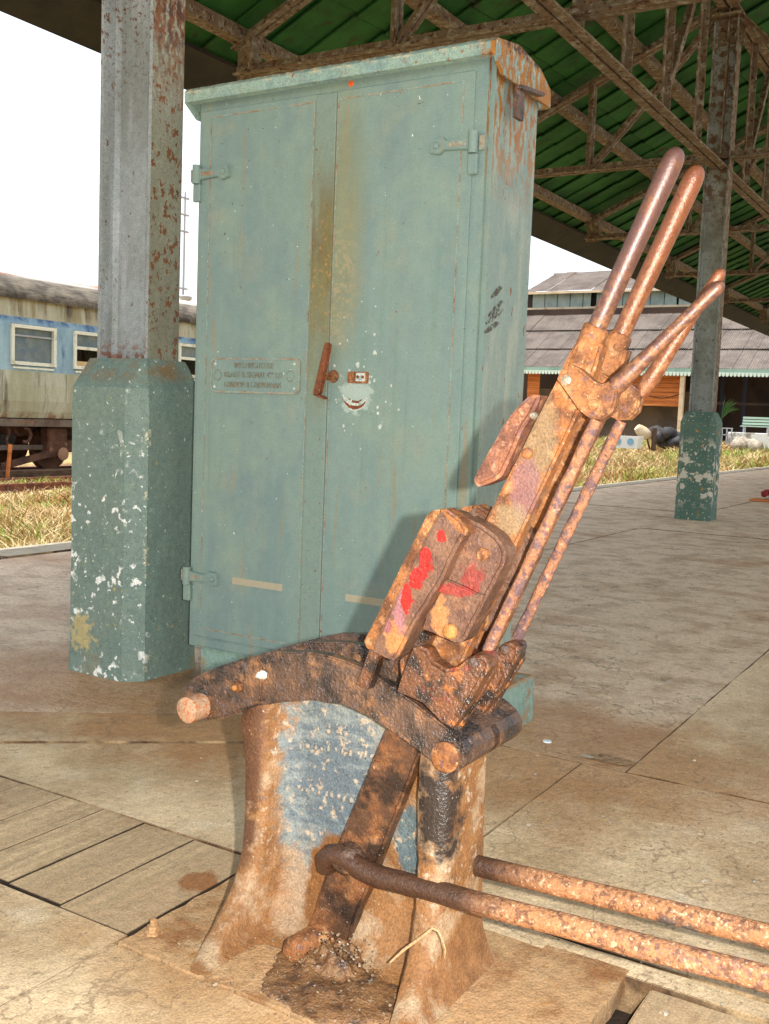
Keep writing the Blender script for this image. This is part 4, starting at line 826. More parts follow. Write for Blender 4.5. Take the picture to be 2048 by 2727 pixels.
# lattice girder along the pillar line
yg, zg0, zg1 = 2.6, 3.36, 4.82
girder = put(bpy.data.meshes.new('girder'), 'girder', canopy, (0, 0, 0)); bm = bmesh.new(); dbl(bm, (-4, yg, zg0), (44, yg, zg0), .065, .03, .075, Vector((0, 1, 0)))
bmesh.ops.recalc_face_normals(bm, faces=bm.faces); bmesh.ops.translate(bm, verts=bm.verts, vec=-ORG[canopy.name]); bm.to_mesh(girder.data); bm.free(); girder.data.materials.append(truss_m); girder.location = (0, 0, 0)
bm = bmesh.new(); dbl(bm, (-4, yg, zg1), (44, yg, zg1), .08, .03, .08, Vector((0, 1, 0))); finish(bm, 'top_chord', truss_m, girder)
bm = bmesh.new(); beam_bm(bm, (0, yg, zg0), (0, yg, zg1), .075, .012, (0, 1, 0)); beam_bm(bm, (.03, yg-.02, zg0), (.03, yg-.02, zg1), .012, .07, (0, 1, 0)); vert = bpy.data.meshes.new('girder_post'); bm.to_mesh(vert); bm.free(); vert.materials.append(truss_m)
bm = bmesh.new(); beam_bm(bm, (0, yg, zg0), (.96, yg, zg1), .055, .012, (0, 1, 0)); beam_bm(bm, (0, yg+.03, zg0), (.96, yg+.03, zg1), .012, .06, (0, 1, 0)); diag = bpy.data.meshes.new('girder_diagonal'); bm.to_mesh(diag); bm.free(); diag.materials.append(truss_m)
for k in range(0, 44):
    x = -3.2+.96*k; o = put(vert, 'girder_post', girder, (0, 0, 0)); o.location = (x-18+18, 0, 0) if False else Vector((x, 0, 0))-ORG[canopy.name]
    if k % 3 == 0: o = put(diag, 'girder_diagonal', girder, (0, 0, 0)); o.location = Vector((x, 0, 0))-ORG[canopy.name]
# ------------------------------------------------------------------ pillars
colpaint_far = mat('grey_paint_with_specks', S(140, 146, 140), [{'c': S(118, 122, 112), 's': 6, 'lo': .45, 'hi': .62, 'd': 4}, {'c': S(84, 66, 50), 's': 34, 'lo': .6, 'hi': .66, 'd': 3, 'o': 4}, {'c': S(96, 72, 50), 's': 14, 'lo': .46, 'hi': .58, 'd': 5, 'o': 6, 'z': (('Z', 2.6, 3.2),)}], rough=.6)
def octo(cx, cy, h, c, z): return [(cx-h, cy-h+c, z), (cx-h+c, cy-h, z), (cx+h-c, cy-h, z), (cx+h, cy-h+c, z), (cx+h, cy+h-c, z), (cx+h-c, cy+h, z), (cx-h+c, cy+h, z), (cx-h, cy+h-c, z)]
def pillar(cx, cy, label, pm, cm, sm, top):
    t = thing('canopy_pillar', (cx, cy, 0), label, 'pillar', 'canopy pillars along the platform')
    bm = bmesh.new(); h, c = .172, .052; lv = [(h+.004, c, -.02), (h+.003, c, .0), (h+.001, c, .05), (h, c, .3), (h, c, .6), (h, c, .955)]
    rings = [[bm.verts.new(p) for p in octo(cx, cy, a, b, z)] for a, b, z in lv]
    # sloping shoulder up to a square seat under the column
    sx, sy = .092, .128; seat = [(-sx, -sy), (-sx, -sy), (sx, -sy), (sx, -sy), (sx, sy), (sx, sy), (-sx, sy), (-sx, sy)]
    ap = []
    for k in range(8):
        x, y = seat[k]; ap.append(bm.verts.new((cx+x+(1e-3 if k % 2 else -1e-3), cy+y, 1.052)))
    rings.append(ap)
    for a, b in zip(rings, rings[1:]):
        for k in range(8): bm.faces.new((a[k], a[(k+1)%8], b[(k+1)%8], b[k]))
    bm.faces.new(ap); bm.faces.new(rings[0][::-1])
    bevel(bm, .004, 30); bmesh.ops.subdivide_edges(bm, edges=[e for e in bm.edges if e.calc_length() > .08], cuts=3, use_grid_fill=True)
    for v in bm.verts: 
        if v.co.z < 1.04: v.co += Vector((mnoise.noise(v.co*11), mnoise.noise(v.co*11+Vector((7, 0, 0))), 0))*.003
    finish(bm, 'pedestal', pm, t)
    W2, Dh, tf, tw = .0725, .115, .014, .012          # H section: flanges across X, web facing the track
    def pr(bm, z): pass
    prof = [(-W2, -Dh), (W2, -Dh), (W2, -Dh+tf), (tw+.014, -Dh+tf+.004), (tw, -Dh+tf+.018), (tw, Dh-tf-.018), (tw+.014, Dh-tf-.004), (W2, Dh-tf), (W2, Dh), (-W2, Dh), (-W2, Dh-tf), (-tw-.014, Dh-tf-.004), (-tw, Dh-tf-.018), (-tw, -Dh+tf+.018), (-tw-.014, -Dh+tf+.004), (-W2, -Dh+tf)]
    bm = bmesh.new(); zs = [1.045, top]; R_ = [[bm.verts.new((cx+x, cy+y, z)) for x, y in prof] for z in zs]; n = len(prof)
    for i in range(n): bm.faces.new((R_[0][i], R_[0][(i+1)%n], R_[1][(i+1)%n], R_[1][i]))
    bm.faces.new(R_[0][::-1]); bm.faces.new(R_[1])
    co = finish(bm, 'column', cm, t)
    co.data.materials.append(sm); 
    for p in co.data.polygons:
        if p.normal.y < -.9 and p.center.y < -Dh+.002: p.material_index = 1
    bm = bmesh.new(); bx(bm, (cx-.11, cy-.13, top), (cx+.11, cy+.13, top+.02)); bx(bm, (cx-.0145, cy-.16, top-.25), (cx+.0145, cy+.16, top-.0005)); finish(bm, 'cap_plate', truss_m, t)
    return t
pillar(2.562, 2.54, 'green grey octagonal based pillar with white paint flakes left of the cabinet', ped, colpaint, colpaint_side, 4.75)
pillar(10.27, 2.62, 'farther pillar with flaking green pedestal right of the lever handles', ped_far, colpaint_far, truss_m, 4.75)
# weed growing behind the far pedestal
bm = bmesh.new(); c0 = Vector((10.55, 2.50, 1.0))
for i in range(16):
    a = random.uniform(-1.6, .6); r = random.uniform(.08, .2); q = c0+Vector((random.uniform(-.05, .1), -r*math.cos(a)*.8, r*abs(math.sin(a))+.06)); tube_bm(bm, [c0, (c0+q)/2+Vector((0, 0, .04)), q], [.004, .006, .001], 4)
for i in range(4): tube_bm(bm, [(10.55, 2.50+.01*i, .9), c0], .006, 5)
tag(finish(bm, 'weed_tuft', leaf_m, org=(10.55, 2.5, .9)), 'dry weed tuft sprouting behind the shoulder of the far pedestal', 'weed')

# ------------------------------------------------------------------ relay cabinet
cab = thing('relay_cabinet', (2.66, 1.73, 0), 'tall teal grey two door metal signal relay cabinet with rusty cap', 'cabinet')
XF, YR_, YL_, XB = 2.496, 1.228, 2.238, 2.80; ZB, ZT = .136, 1.84
bm = bmesh.new()
v = bx(bm, (XF, YR_, ZB), (XB, YL_, ZT)); bmesh.ops.recalc_face_normals(bm, faces=bm.faces)
bmesh.ops.bevel(bm, geom=[e for e in bm.edges if abs(e.verts[0].co.z-e.verts[1].co.z) > 1], offset=.014, segments=4, affect='EDGES')
body = finish(bm, 'body', teal, cab, smooth=True, sharp=35)
body.data.materials.append(teal_side)
for p in body.data.polygons:
    if p.normal.y < -.5: p.material_index = 1
bm = bmesh.new(); prof = [(2.452, 1.826), (2.450, 1.858), (2.462, 1.870), (2.61, 1.893), (2.765, 1.872), (2.835, 1.835), (2.842, 1.825), (2.842, 1.785), (2.826, 1.783), (2.822, 1.815), (2.47, 1.838)]
prof = [(2.470, 1.824), (2.452, 1.828), (2.450, 1.858), (2.462, 1.870), (2.60, 1.893), (2.745, 1.874), (2.815, 1.842), (2.824, 1.83), (2.824, 1.787), (2.808, 1.787), (2.806, 1.82), (2.49, 1.845)]
a = [bm.verts.new((x, YR_-.022, z)) for x, z in prof]; b = [bm.verts.new((x, YL_+.014, z)) for x, z in prof]; n = len(prof)
for i in range(n): bm.faces.new((a[i], b[i], b[(i+1)%n], a[(i+1)%n]))
bmesh.ops.recalc_face_normals(bm, faces=bm.faces)
es = bm.edges[:]; cap = finish(bm, 'cap', teal_cap, cab)
bm = bmesh.new(); prof2 = [(2.453, 1.826), (2.452, 1.858), (2.464, 1.869), (2.60, 1.892), (2.744, 1.873), (2.814, 1.841), (2.823, 1.83), (2.823, 1.788), (2.80, 1.70), (2.51, 1.70), (2.497, 1.79), (2.47, 1.80)]
for yy, sgn in ((YR_-.022, 1), (YL_+.006, 1)):
    bm = bmesh.new()
    f = [bm.verts.new((x, yy, z)) for x, z in prof2[:8]+[(2.80, 1.79), (2.505, 1.79)]]; g = [bm.verts.new((q.co.x, yy+.008, q.co.z)) for q in f]; bm.faces.new(f); bm.faces.new(g[::-1])
    for i in range(len(f)): bm.faces.new((f[i], g[i], g[(i+1)%len(f)], f[(i+1)%len(f)]))
    finish(bm, 'cap_end', teal_cap, cap)
# doors: sheets standing 3 mm proud, separated by real gaps
ZD0, ZD1 = .172, 1.806
def dplate(name, y0, y1, z0, z1, x0, x1, m, par, bev=.0015):
    bm = bmesh.new(); bx(bm, (x0, min(y0, y1), z0), (x1, max(y0, y1), z1)); bmesh.ops.recalc_face_normals(bm, faces=bm.faces); bevel(bm, bev); return finish(bm, name, m, par)
dl = dplate('door', 1.716, 2.212, ZD0, ZD1, XF-.0055, XF-.0008, teal, cab); dr = dplate('door', 1.2785, 1.7135, ZD0, ZD1, XF-.0055, XF-.0008, teal, cab)
dplate('cover_strip', 1.7125, 1.783, ZD0+.002, ZD1-.002, XF-.0098, XF-.0056, strip_brown, dl, .002)
def frame_line(y0, y1, z0, z1, par, w_=.004):
    bm = bmesh.new(); x0, x1 = XF-.0066, XF-.0054
    bx(bm, (x0, y0, z0), (x1, y0+w_, z1)); bx(bm, (x0, y1-w_, z0), (x1, y1, z1)); bx(bm, (x0, y0+w_, z0), (x1, y1-w_, z0+w_)); bx(bm, (x0, y0+w_, z1-w_), (x1, y1-w_, z1))
    finish(bm, 'rusty_panel_line', seam_rust, par)
frame_line(1.788, 2.178, .197, 1.787, dl); frame_line(1.309, 1.709, .197, 1.785, dr)
dplate('bottom_lip', YR_+.02, YL_-.045, ZB+.004, ZD0-.006, XF-.004, XF-.0005, teal, cab)
dplate('paint_patch', 1.854, 2.048, .357, .378, XF-.0062, XF-.0054, patch_tan, dl, 0); dplate('paint_patch', 1.43, 1.625, .357, .378, XF-.0062, XF-.0054, patch_tan, dr, 0)
lathe('paint_dab', [(.009, 0), (.008, -.001)], (XF-.0002, 1.672, 1.823), orange_paint, cab, 12, axis='x')
# hinges
def hinge(side, z, yk, par):
    """yk: knuckle centre; leaf reaches into the door by side direction"""
    h = prism_x('hinge', [(yk, z+.018), (yk+side*.05, z+.012), (yk+side*.08, z+.012), (yk+side*.09, z+.022), (yk+side*.125, z+.02), (yk+side*.13, z-.016), (yk+side*.10, z-.022), (yk+side*.085, z-.012), (yk+side*.05, z-.014), (yk, z-.018)], XF-.017, .012, teal, par, .002, 0)
    tube('knuckle', [(XF-.014, yk, z-.028), (XF-.014, yk, z+.028)], .0135, teal, h, 14)
    prism_x('hinge_slot', [(yk+side*.018, z+.006), (yk+side*.07, z+.005), (yk+side*.07, z-.007), (yk+side*.018, z-.007)], XF-.0178, .001, seam_rust, h, 0, 0)
    box('drop_lug', (XF-.016, yk-.014, z-.082), (XF-.001, yk+.014, z-.028), teal, h, .003)
    bolt('bolt_head', XF-.017, yk+side*.108, z, .009, .007, teal, h, True)
    box('back_leaf', (XF-.010, yk-side*.018 if side < 0 else yk-.03, z-.02), (XF-.002, yk+.03 if side < 0 else yk-.014, z+.018), seam_rust, h, .002)
    return h
hinge(-1, 1.617, 2.224, cab); hinge(-1, .364, 2.230, cab); hinge(1, 1.62, 1.272, cab); hinge(1, .372, 1.272, cab)
# maker's plate, lettering raised
npz0, npz1, npy0, npy1 = .950, 1.057, 1.810, 2.154
def rrect(y0, y1, z0, z1, r, n=4):
    o = []
    for cy, cz, a0 in ((y1-r, z1-r, 0), (y0+r, z1-r, 90), (y0+r, z0+r, 180), (y1-r, z0+r, 270)):
        for k in range(n+1): a = RAD(a0+90*k/n); o.append((cy+r*math.cos(a), cz+r*math.sin(a)))
    return o
npl = prism_x('nameplate', rrect(npy0, npy1, npz0, npz1, .02), XF-.0085, .003, teal, cab, .001, 0)
bm = bmesh.new(); o1 = rrect(npy0, npy1, npz0, npz1, .02); o2 = rrect(npy0+.006, npy1-.006, npz0+.006, npz1-.006, .016); n = len(o1)
fr_ = [bm.verts.new((XF-.0108, y, z)) for y, z in o1]; fi = [bm.verts.new((XF-.0108, y, z)) for y, z in o2]; br = [bm.verts.new((XF-.0086, y, z)) for y, z in o1]; bi = [bm.verts.new((XF-.0086, y, z)) for y, z in o2]
for i in range(n):
    j = (i+1) % n; bm.faces.new((fr_[i], fr_[j], fi[j], fi[i])); bm.faces.new((fr_[i], br[i], br[j], fr_[j])); bm.faces.new((fi[i], fi[j], bi[j], bi[i]))
finish(bm, 'plate_rim', seam_rust, npl)
let_m = mat('rust_tinged_lettering', S(124, 134, 116), [{'c': S(134, 108, 82), 's': 60, 'lo': .44, 'hi': .6, 'd': 4}], rough=.7)
def letters(txt, yc, zc, size, width, par, name='lettering'):
    text_mesh(name, txt, size, .0012, let_m, par, (XF-.0095, yc, zc), (RAD(90), 0, RAD(-90)), width, spacing=1.08)
letters('WESTINGHOUSE', 1.984, 1.033, .024, .150, npl); letters('BRAKE & SIGNAL C\u00ba LD', 1.988, 1.005, .024, .222, npl); letters('LONDON & CHIPPENHAM', 1.988, .975, .024, .216, npl)
for yy in (2.125, 1.846):
    bm = bmesh.new(); tube_bm(bm, [(XF-.0092, yy+.014*math.cos(a), 1.004+.016*math.sin(a)) for a in steps(0, 2*math.pi, 18)], .0012, 5, cap=False); finish(bm, 'oval_emblem', let_m, npl)
for yy, zz in ((2.135, 1.038), (1.832, 1.04), (2.137, .968), (1.83, .967)): bolt('screw_head', XF-.0085, yy, zz, .0045, .002, chip_white, npl)
# lock, handle, keyhole scars
hd = prism_x('door_handle', [(1.7085, 1.092), (1.7035, 1.099), (1.696, 1.1005), (1.689, 1.098), (1.6855, 1.091), (1.7125, .9575), (1.7245, .944), (1.740, .95), (1.7405, .957)], XF-.040, .010, handle_brown, dr, .003, 0)
prism_x('handle_toe', [(1.740, .9515), (1.722, .944), (1.700, .9385), (1.698, .9445), (1.720, .951)], XF-.042, .02, handle_brown, hd, .002, 0)
tube('spindle', [(XF-.034, 1.706, 1.006), (XF-.004, 1.700, 1.006)], .011, rust, hd, 14); lathe('spindle_boss', [(.019, 0), (.018, -.006), (.013, -.008)], (XF-.006, 1.693, 1.006), rust, hd, 10, axis='x')
lk = prism_x('lock_plate', rrect(1.572, 1.642, .987, 1.020, .008), XF-.011, .006, rust, dr, .001, .0004); box('lock_slot', (XF-.0124, 1.581, .993), (XF-.0112, 1.612, 1.0165), chip_white, lk, 0)
for yy in (1.606, 1.589): lathe('keyhole', [(.005, 0), (.004, -.002)], (XF-.0125, yy, 1.005), handle_brown, lk, 8, axis='x')
def arc_scar(name, r0, r1, a0, a1, yc, zc, m, dx):
    bm = bmesh.new(); A = steps(RAD(a0), RAD(a1), 18); q = []
    for i, a in enumerate(A):
        k = math.sin(math.pi*i/18); rm = (r0+r1)/2; hw = (r1-r0)/2*max(.08, k)
        q.append([bm.verts.new((XF-dx, yc+(rm+s*hw+(r1-r0)*.28*mnoise.noise(Vector((a*7, s*3, r0*100))))*math.cos(a), zc+.004*math.cos(a+.6)+(rm+s*hw+(r1-r0)*.28*mnoise.noise(Vector((a*7, s*3, r0*100))))*math.sin(a))) for s in (-1, 1)])
    for a_, b_ in zip(q, q[1:]): bm.faces.new((a_[0], a_[1], b_[1], b_[0]))
    finish(bm, name, m, dr)
arc_scar('scraped_arc', .030, .055, 195, 345, 1.617, .962, chip_white, .0058); arc_scar('scraped_arc', .040, .050, 200, 335, 1.619, .961, handle_brown, .0062); arc_scar('scraped_arc', .026, .034, 215, 325, 1.617, .962, handle_brown, .0062)
random.seed(5)
bm = bmesh.new()
for i in range(46):
    yc, zc = random.gauss(1.60, .06), random.gauss(.97, .09); r = random.uniform(.0015, .006)*(1.6 if i < 6 else 1); n = 7
    bm.faces.new([bm.verts.new((XF-.0059-.00002*i, yc+r*random.uniform(.5, 1.1)*math.cos(6.28*k/n), zc+1.2*r*random.uniform(.5, 1.1)*math.sin(6.28*k/n))) for k in range(n)])
fx = finish(bm, 'paint_chips', chip_white, dr); fx['kind'] = 'stuff'
bm = bmesh.new()
for k, (u0, v0, u1, v1) in enumerate(((1306, 792, 1336, 762), (1298, 842, 1338, 800), (1292, 862, 1338, 822), (1288, 886, 1326, 858))):
    a_, b_ = aY(YR_, u0, v0), aY(YR_, u1, v1); top_, bot_ = [], []
    for i in range(9):
        q = a_.lerp(b_, i/8); w_ = .010*math.sin(math.pi*(.12+.8*i/8))*(.6+.5*i/8); w_ *= 1+.4*mnoise.noise(Vector((i*.9, k*3, 0)))
        top_.append(bm.verts.new((q.x, YR_-.0006, q.z+w_))); bot_.append(bm.verts.new((q.x+.006, YR_-.0006, q.z-w_)))
    for i in range(8): bm.faces.new((top_[i], top_[i+1], bot_[i+1], bot_[i]))
finish(bm, 'grease_smear', mat('dark_finger_grease', S(70, 64, 48), [{'c': S(124, 142, 132), 's': 90, 'lo': .5, 'hi': .6, 'd': 4}], rough=.6), cab)['kind'] = 'stuff'
# lifting bracket on the end of the cap and plinth
bk = prism_x('lifting_bracket', [(0, 0)]*3, 0, .1, rust, cab) if False else None
bm = bmesh.new(); y0 = YR_-.022
for a_, b_ in (((2.575, y0-.022, 1.772), (2.73, y0-.001, 1.782)), ((2.575, y0-.012, 1.70), (2.62, y0-.0005, 1.772))): bx(bm, a_, b_)
for v_ in bm.verts:
    if v_.co.x > 2.7: v_.co.z += .022
finish(bm, 'lifting_bracket', oily, cab)
bm = bmesh.new(); bx(bm, (2.52, 1.173, -.01), (2.862, 2.203, .139)); bmesh.ops.recalc_face_normals(bm, faces=bm.faces); bevel(bm, .008); finish(bm, 'plinth', mat('teal_painted_plinth', S(134, 160, 146), [{'c': S(150, 122, 84), 's': 14, 'lo': .5, 'hi': .66, 'd': 5}, {'c': S(112, 142, 128), 's': 24, 'lo': .5, 'hi': .7, 'o': 3}, {'c': S(160, 112, 66), 's': 20, 'lo': .4, 'hi': .55, 'd': 5, 'o': 6, 'z': (('Z', .128, .139),)}], rough=.7, bump=({'s': 40, 'h': .003},)), cab)

# ------------------------------------------------------------------ LEVER FRAME
P0 = Vector((1.40, .93, 0))
lf = thing('lever_frame', P0, 'rusty two lever railway point ground frame with long steel handles', 'lever frame')
# base plate
bm = bmesh.new(); out = resample(rect(1.203, .47, 1.62, 1.215), .03, .009, 3)
out = [(x, y) for x, y in out]; f = [bm.verts.new((x, y, .003+.002*mnoise.noise(Vector((x*20, y*20, 2))))) for x, y in out]; b = [bm.verts.new((x, y, -.03)) for x, y in out]; bm.faces.new(f)
for i in range(len(f)): bm.faces.new((f[i], b[i], b[(i+1)%len(f)], f[(i+1)%len(f)]))
bp_ = finish(bm, 'base_plate', rustbase, lf)
for (x, y) in ((1.255, 1.185), (1.62, 1.17)):
    lathe('foundation_bolt', [(.016, 0), (.016, .004), (.011, .005), (.011, .014), (.0065, .015), (.0065, .024), (.004, .025)], (x, y, .005), rustbase, bp_, 6)
# standard: a ribbed casting, lofted
LV = [  # z, back x, rib front x, left y, right y, rib thickness, panel x
    (.425, 1.50, 1.378, 1.10, .695, .055, 1.424), (.36, 1.50, 1.374, 1.112, .694, .060, 1.424), (.29, 1.50, 1.371, 1.098, .692, .060, 1.424), (.21, 1.50, 1.366, 1.091, .690, .055, 1.422), (.14, 1.50, 1.355, 1.087, .689, .050, 1.420),
    (.09, 1.502, 1.335, 1.088, .688, .046, 1.416), (.055, 1.506, 1.305, 1.087, .685, .042, 1.408), (.03, 1.512, 1.268, 1.082, .68, .038, 1.394), (.014, 1.522, 1.232, 1.072, .672, .036, 1.372), (.004, 1.53, 1.20, 1.062, .665, .034, 1.34)]
bm = bmesh.new(); rings = []
def interp(tab, n):
    o = []
    for i in range(len(tab)-1):
        for k in range(n): o.append([tab[i][j]+(tab[i+1][j]-tab[i][j])*k/n for j in range(7)])
    return o+[list(tab[-1])]
for z, xb, xr, yl, yr, tr, xp in interp(LV, 3):
    pts = [(xb, yl), (xr+.012, yl), (xr, yl-.010), (xr, yl-tr+.008), (xr+.010, yl-tr), (xp-.012, yl-tr-.006), (xp, yl-tr-.022)]
    m_ = 8
    for k in range(1, m_): pts.append((xp, (yl-tr-.022)*(1-k/m_)+(yr+tr+.022)*k/m_))
    pts += [(xp, yr+tr+.022), (xp-.012, yr+tr+.006), (xr+.010, yr+tr), (xr, yr+tr-.008), (xr, yr+.010), (xr+.012, yr), (xb, yr)]
    rings.append([bm.verts.new((x, y, z)) for x, y in pts])
for v_ in [v for r in rings for v in r]: v_.co += Vector((mnoise.noise(v_.co*40), mnoise.noise(v_.co*40+Vector((5, 1, 2))), 0))*.0018
n = len(rings[0])
for a, b in zip(rings, rings[1:]):
    for k in range(n): bm.faces.new((a[k], a[(k+1)%n], b[(k+1)%n], b[k]))
bm.faces.new(rings[0])
stand = finish(bm, 'standard', casting, lf, smooth=True, sharp=55)
# worn raised lettering on the casting: only lumps are left of it
random.seed(8); bm = bmesh.new()
for (u0, v0, u1, v1, k) in ((560, 640, 930, 690, 13), (700, 0, 0, 0, 0), (580, 805, 890, 880, 12), (640, 575, 750, 585, 4)):
    for i in range(k):
        u = u0+(u1-u0)*i/max(1, k-1)+random.uniform(-6, 6); v_ = v0+(v1-v0)*i/max(1, k-1)+random.uniform(-6, 6); p = aX(1.423, *gG(u+110 if v0 < 700 else u, v_))
        blob(bm, p, (.003, random.uniform(.003, .006), random.uniform(.005, .009)), i*3.1, 1.4, .7, 1)
finish(bm, 'worn_cast_letters', mat('worn_letter_paint', S(156, 146, 130), [{'c': S(132, 128, 122), 's': 90, 'lo': .45, 'hi': .6}, {'c': S(168, 116, 78), 's': 60, 'lo': .58, 'hi': .66, 'o': 3}], rough=.8, bump=RUSTB), stand, smooth=True)['kind'] = 'stuff'
# quadrant plates
arc_src = [(138,385),(200,335),(300,290),(390,262),(480,240),(560,226),(700,228),(780,242),(850,262),(960,310),(1080,390),(1200,480),(1330,580),(1375,625),(1396,670),(1396,715),(1370,748),(1310,760),(1260,725),(1180,660),(1060,575),(960,510),(850,460),(720,440),(600,448),(480,465),(400,490),(330,520),(240,530),(170,505),(145,450)]
XA = (1.350, 1.448, 1.535)
arc_yz = yz(XA[0], [gG(*p) for p in arc_src])
arcs = []
for i, x in enumerate(XA):
    arcs.append(prism_x('quadrant_plate', arc_yz, x, .022, oily, lf, .0025, .0007, .010))
# overlapping joint strap on the near plate, bolts, end pins, end spacers
pj = yz(XA[0]-.006, [gG(*p) for p in [(146,392),(205,343),(300,298),(390,270),(462,252),(490,300),(486,400),(478,455),(400,480),(330,510),(245,520),(178,498),(152,450)]])
prism_x('joint_strap', pj, XA[0]-.006, .0055, oily, arcs[0], .002, .0006)
p = aX(XA[0], *gG(405, 375)); bolt('bolt_head', XA[0]-.006, p.y, p.z, .0100, .009, rust, arcs[0], True); bolt('bolt_end', XA[0]-.018, p.y, p.z, .0048, .005, brassy, arcs[0])
p = aX(XA[0]-.02, *gG(200, 470)); tube('end_pin', [(XA[0]-.045, p.y, p.z), (XA[0]-.042, p.y, p.z), (XA[0]+.2, p.y, p.z)], [.017, .0225, .0235], pale_rust, arcs[0], 18, wob=.08); 
p = aX(XA[0], *gG(1308, 690)); lathe('end_pin', [(.0235, 0), (.0235, -.004), (.017, -.008), (.011, -.010)], (XA[0], p.y, p.z), rust, arcs[0], 18, axis='x'); pr_ = p
sp = [(pr_.y+.034*math.cos(a), pr_.z+.034*math.sin(a)) for a in steps(0, 2*math.pi*15/16, 15)]
sp = yz(XA[0], [gG(*p) for p in [(1240,510),(1330,582),(1375,625),(1396,670),(1396,715),(1370,748),(1310,758),(1262,722),(1230,690)]])
prism_x('end_spacer', sp, XA[0]+.023, .165, oily, lf, .004, .0006)
p = aX(XA[0]-.002, *gG(490, 325)); bm = bmesh.new(); blob(bm, p, (.006, .014, .008), 4, 2, .5); finish(bm, 'mortar_blob', chip_white, arcs[0], smooth=True)
# hub at the foot
hb = aX(1.335, *gG(655, 1540)); tube('pivot_shaft', [(1.312, hb.y, hb.z+.006), (1.318, hb.y, hb.z+.006), (1.53, hb.y-.02, hb.z)], [.015, .0205, .024], rust, lf, 18, wob=.14)

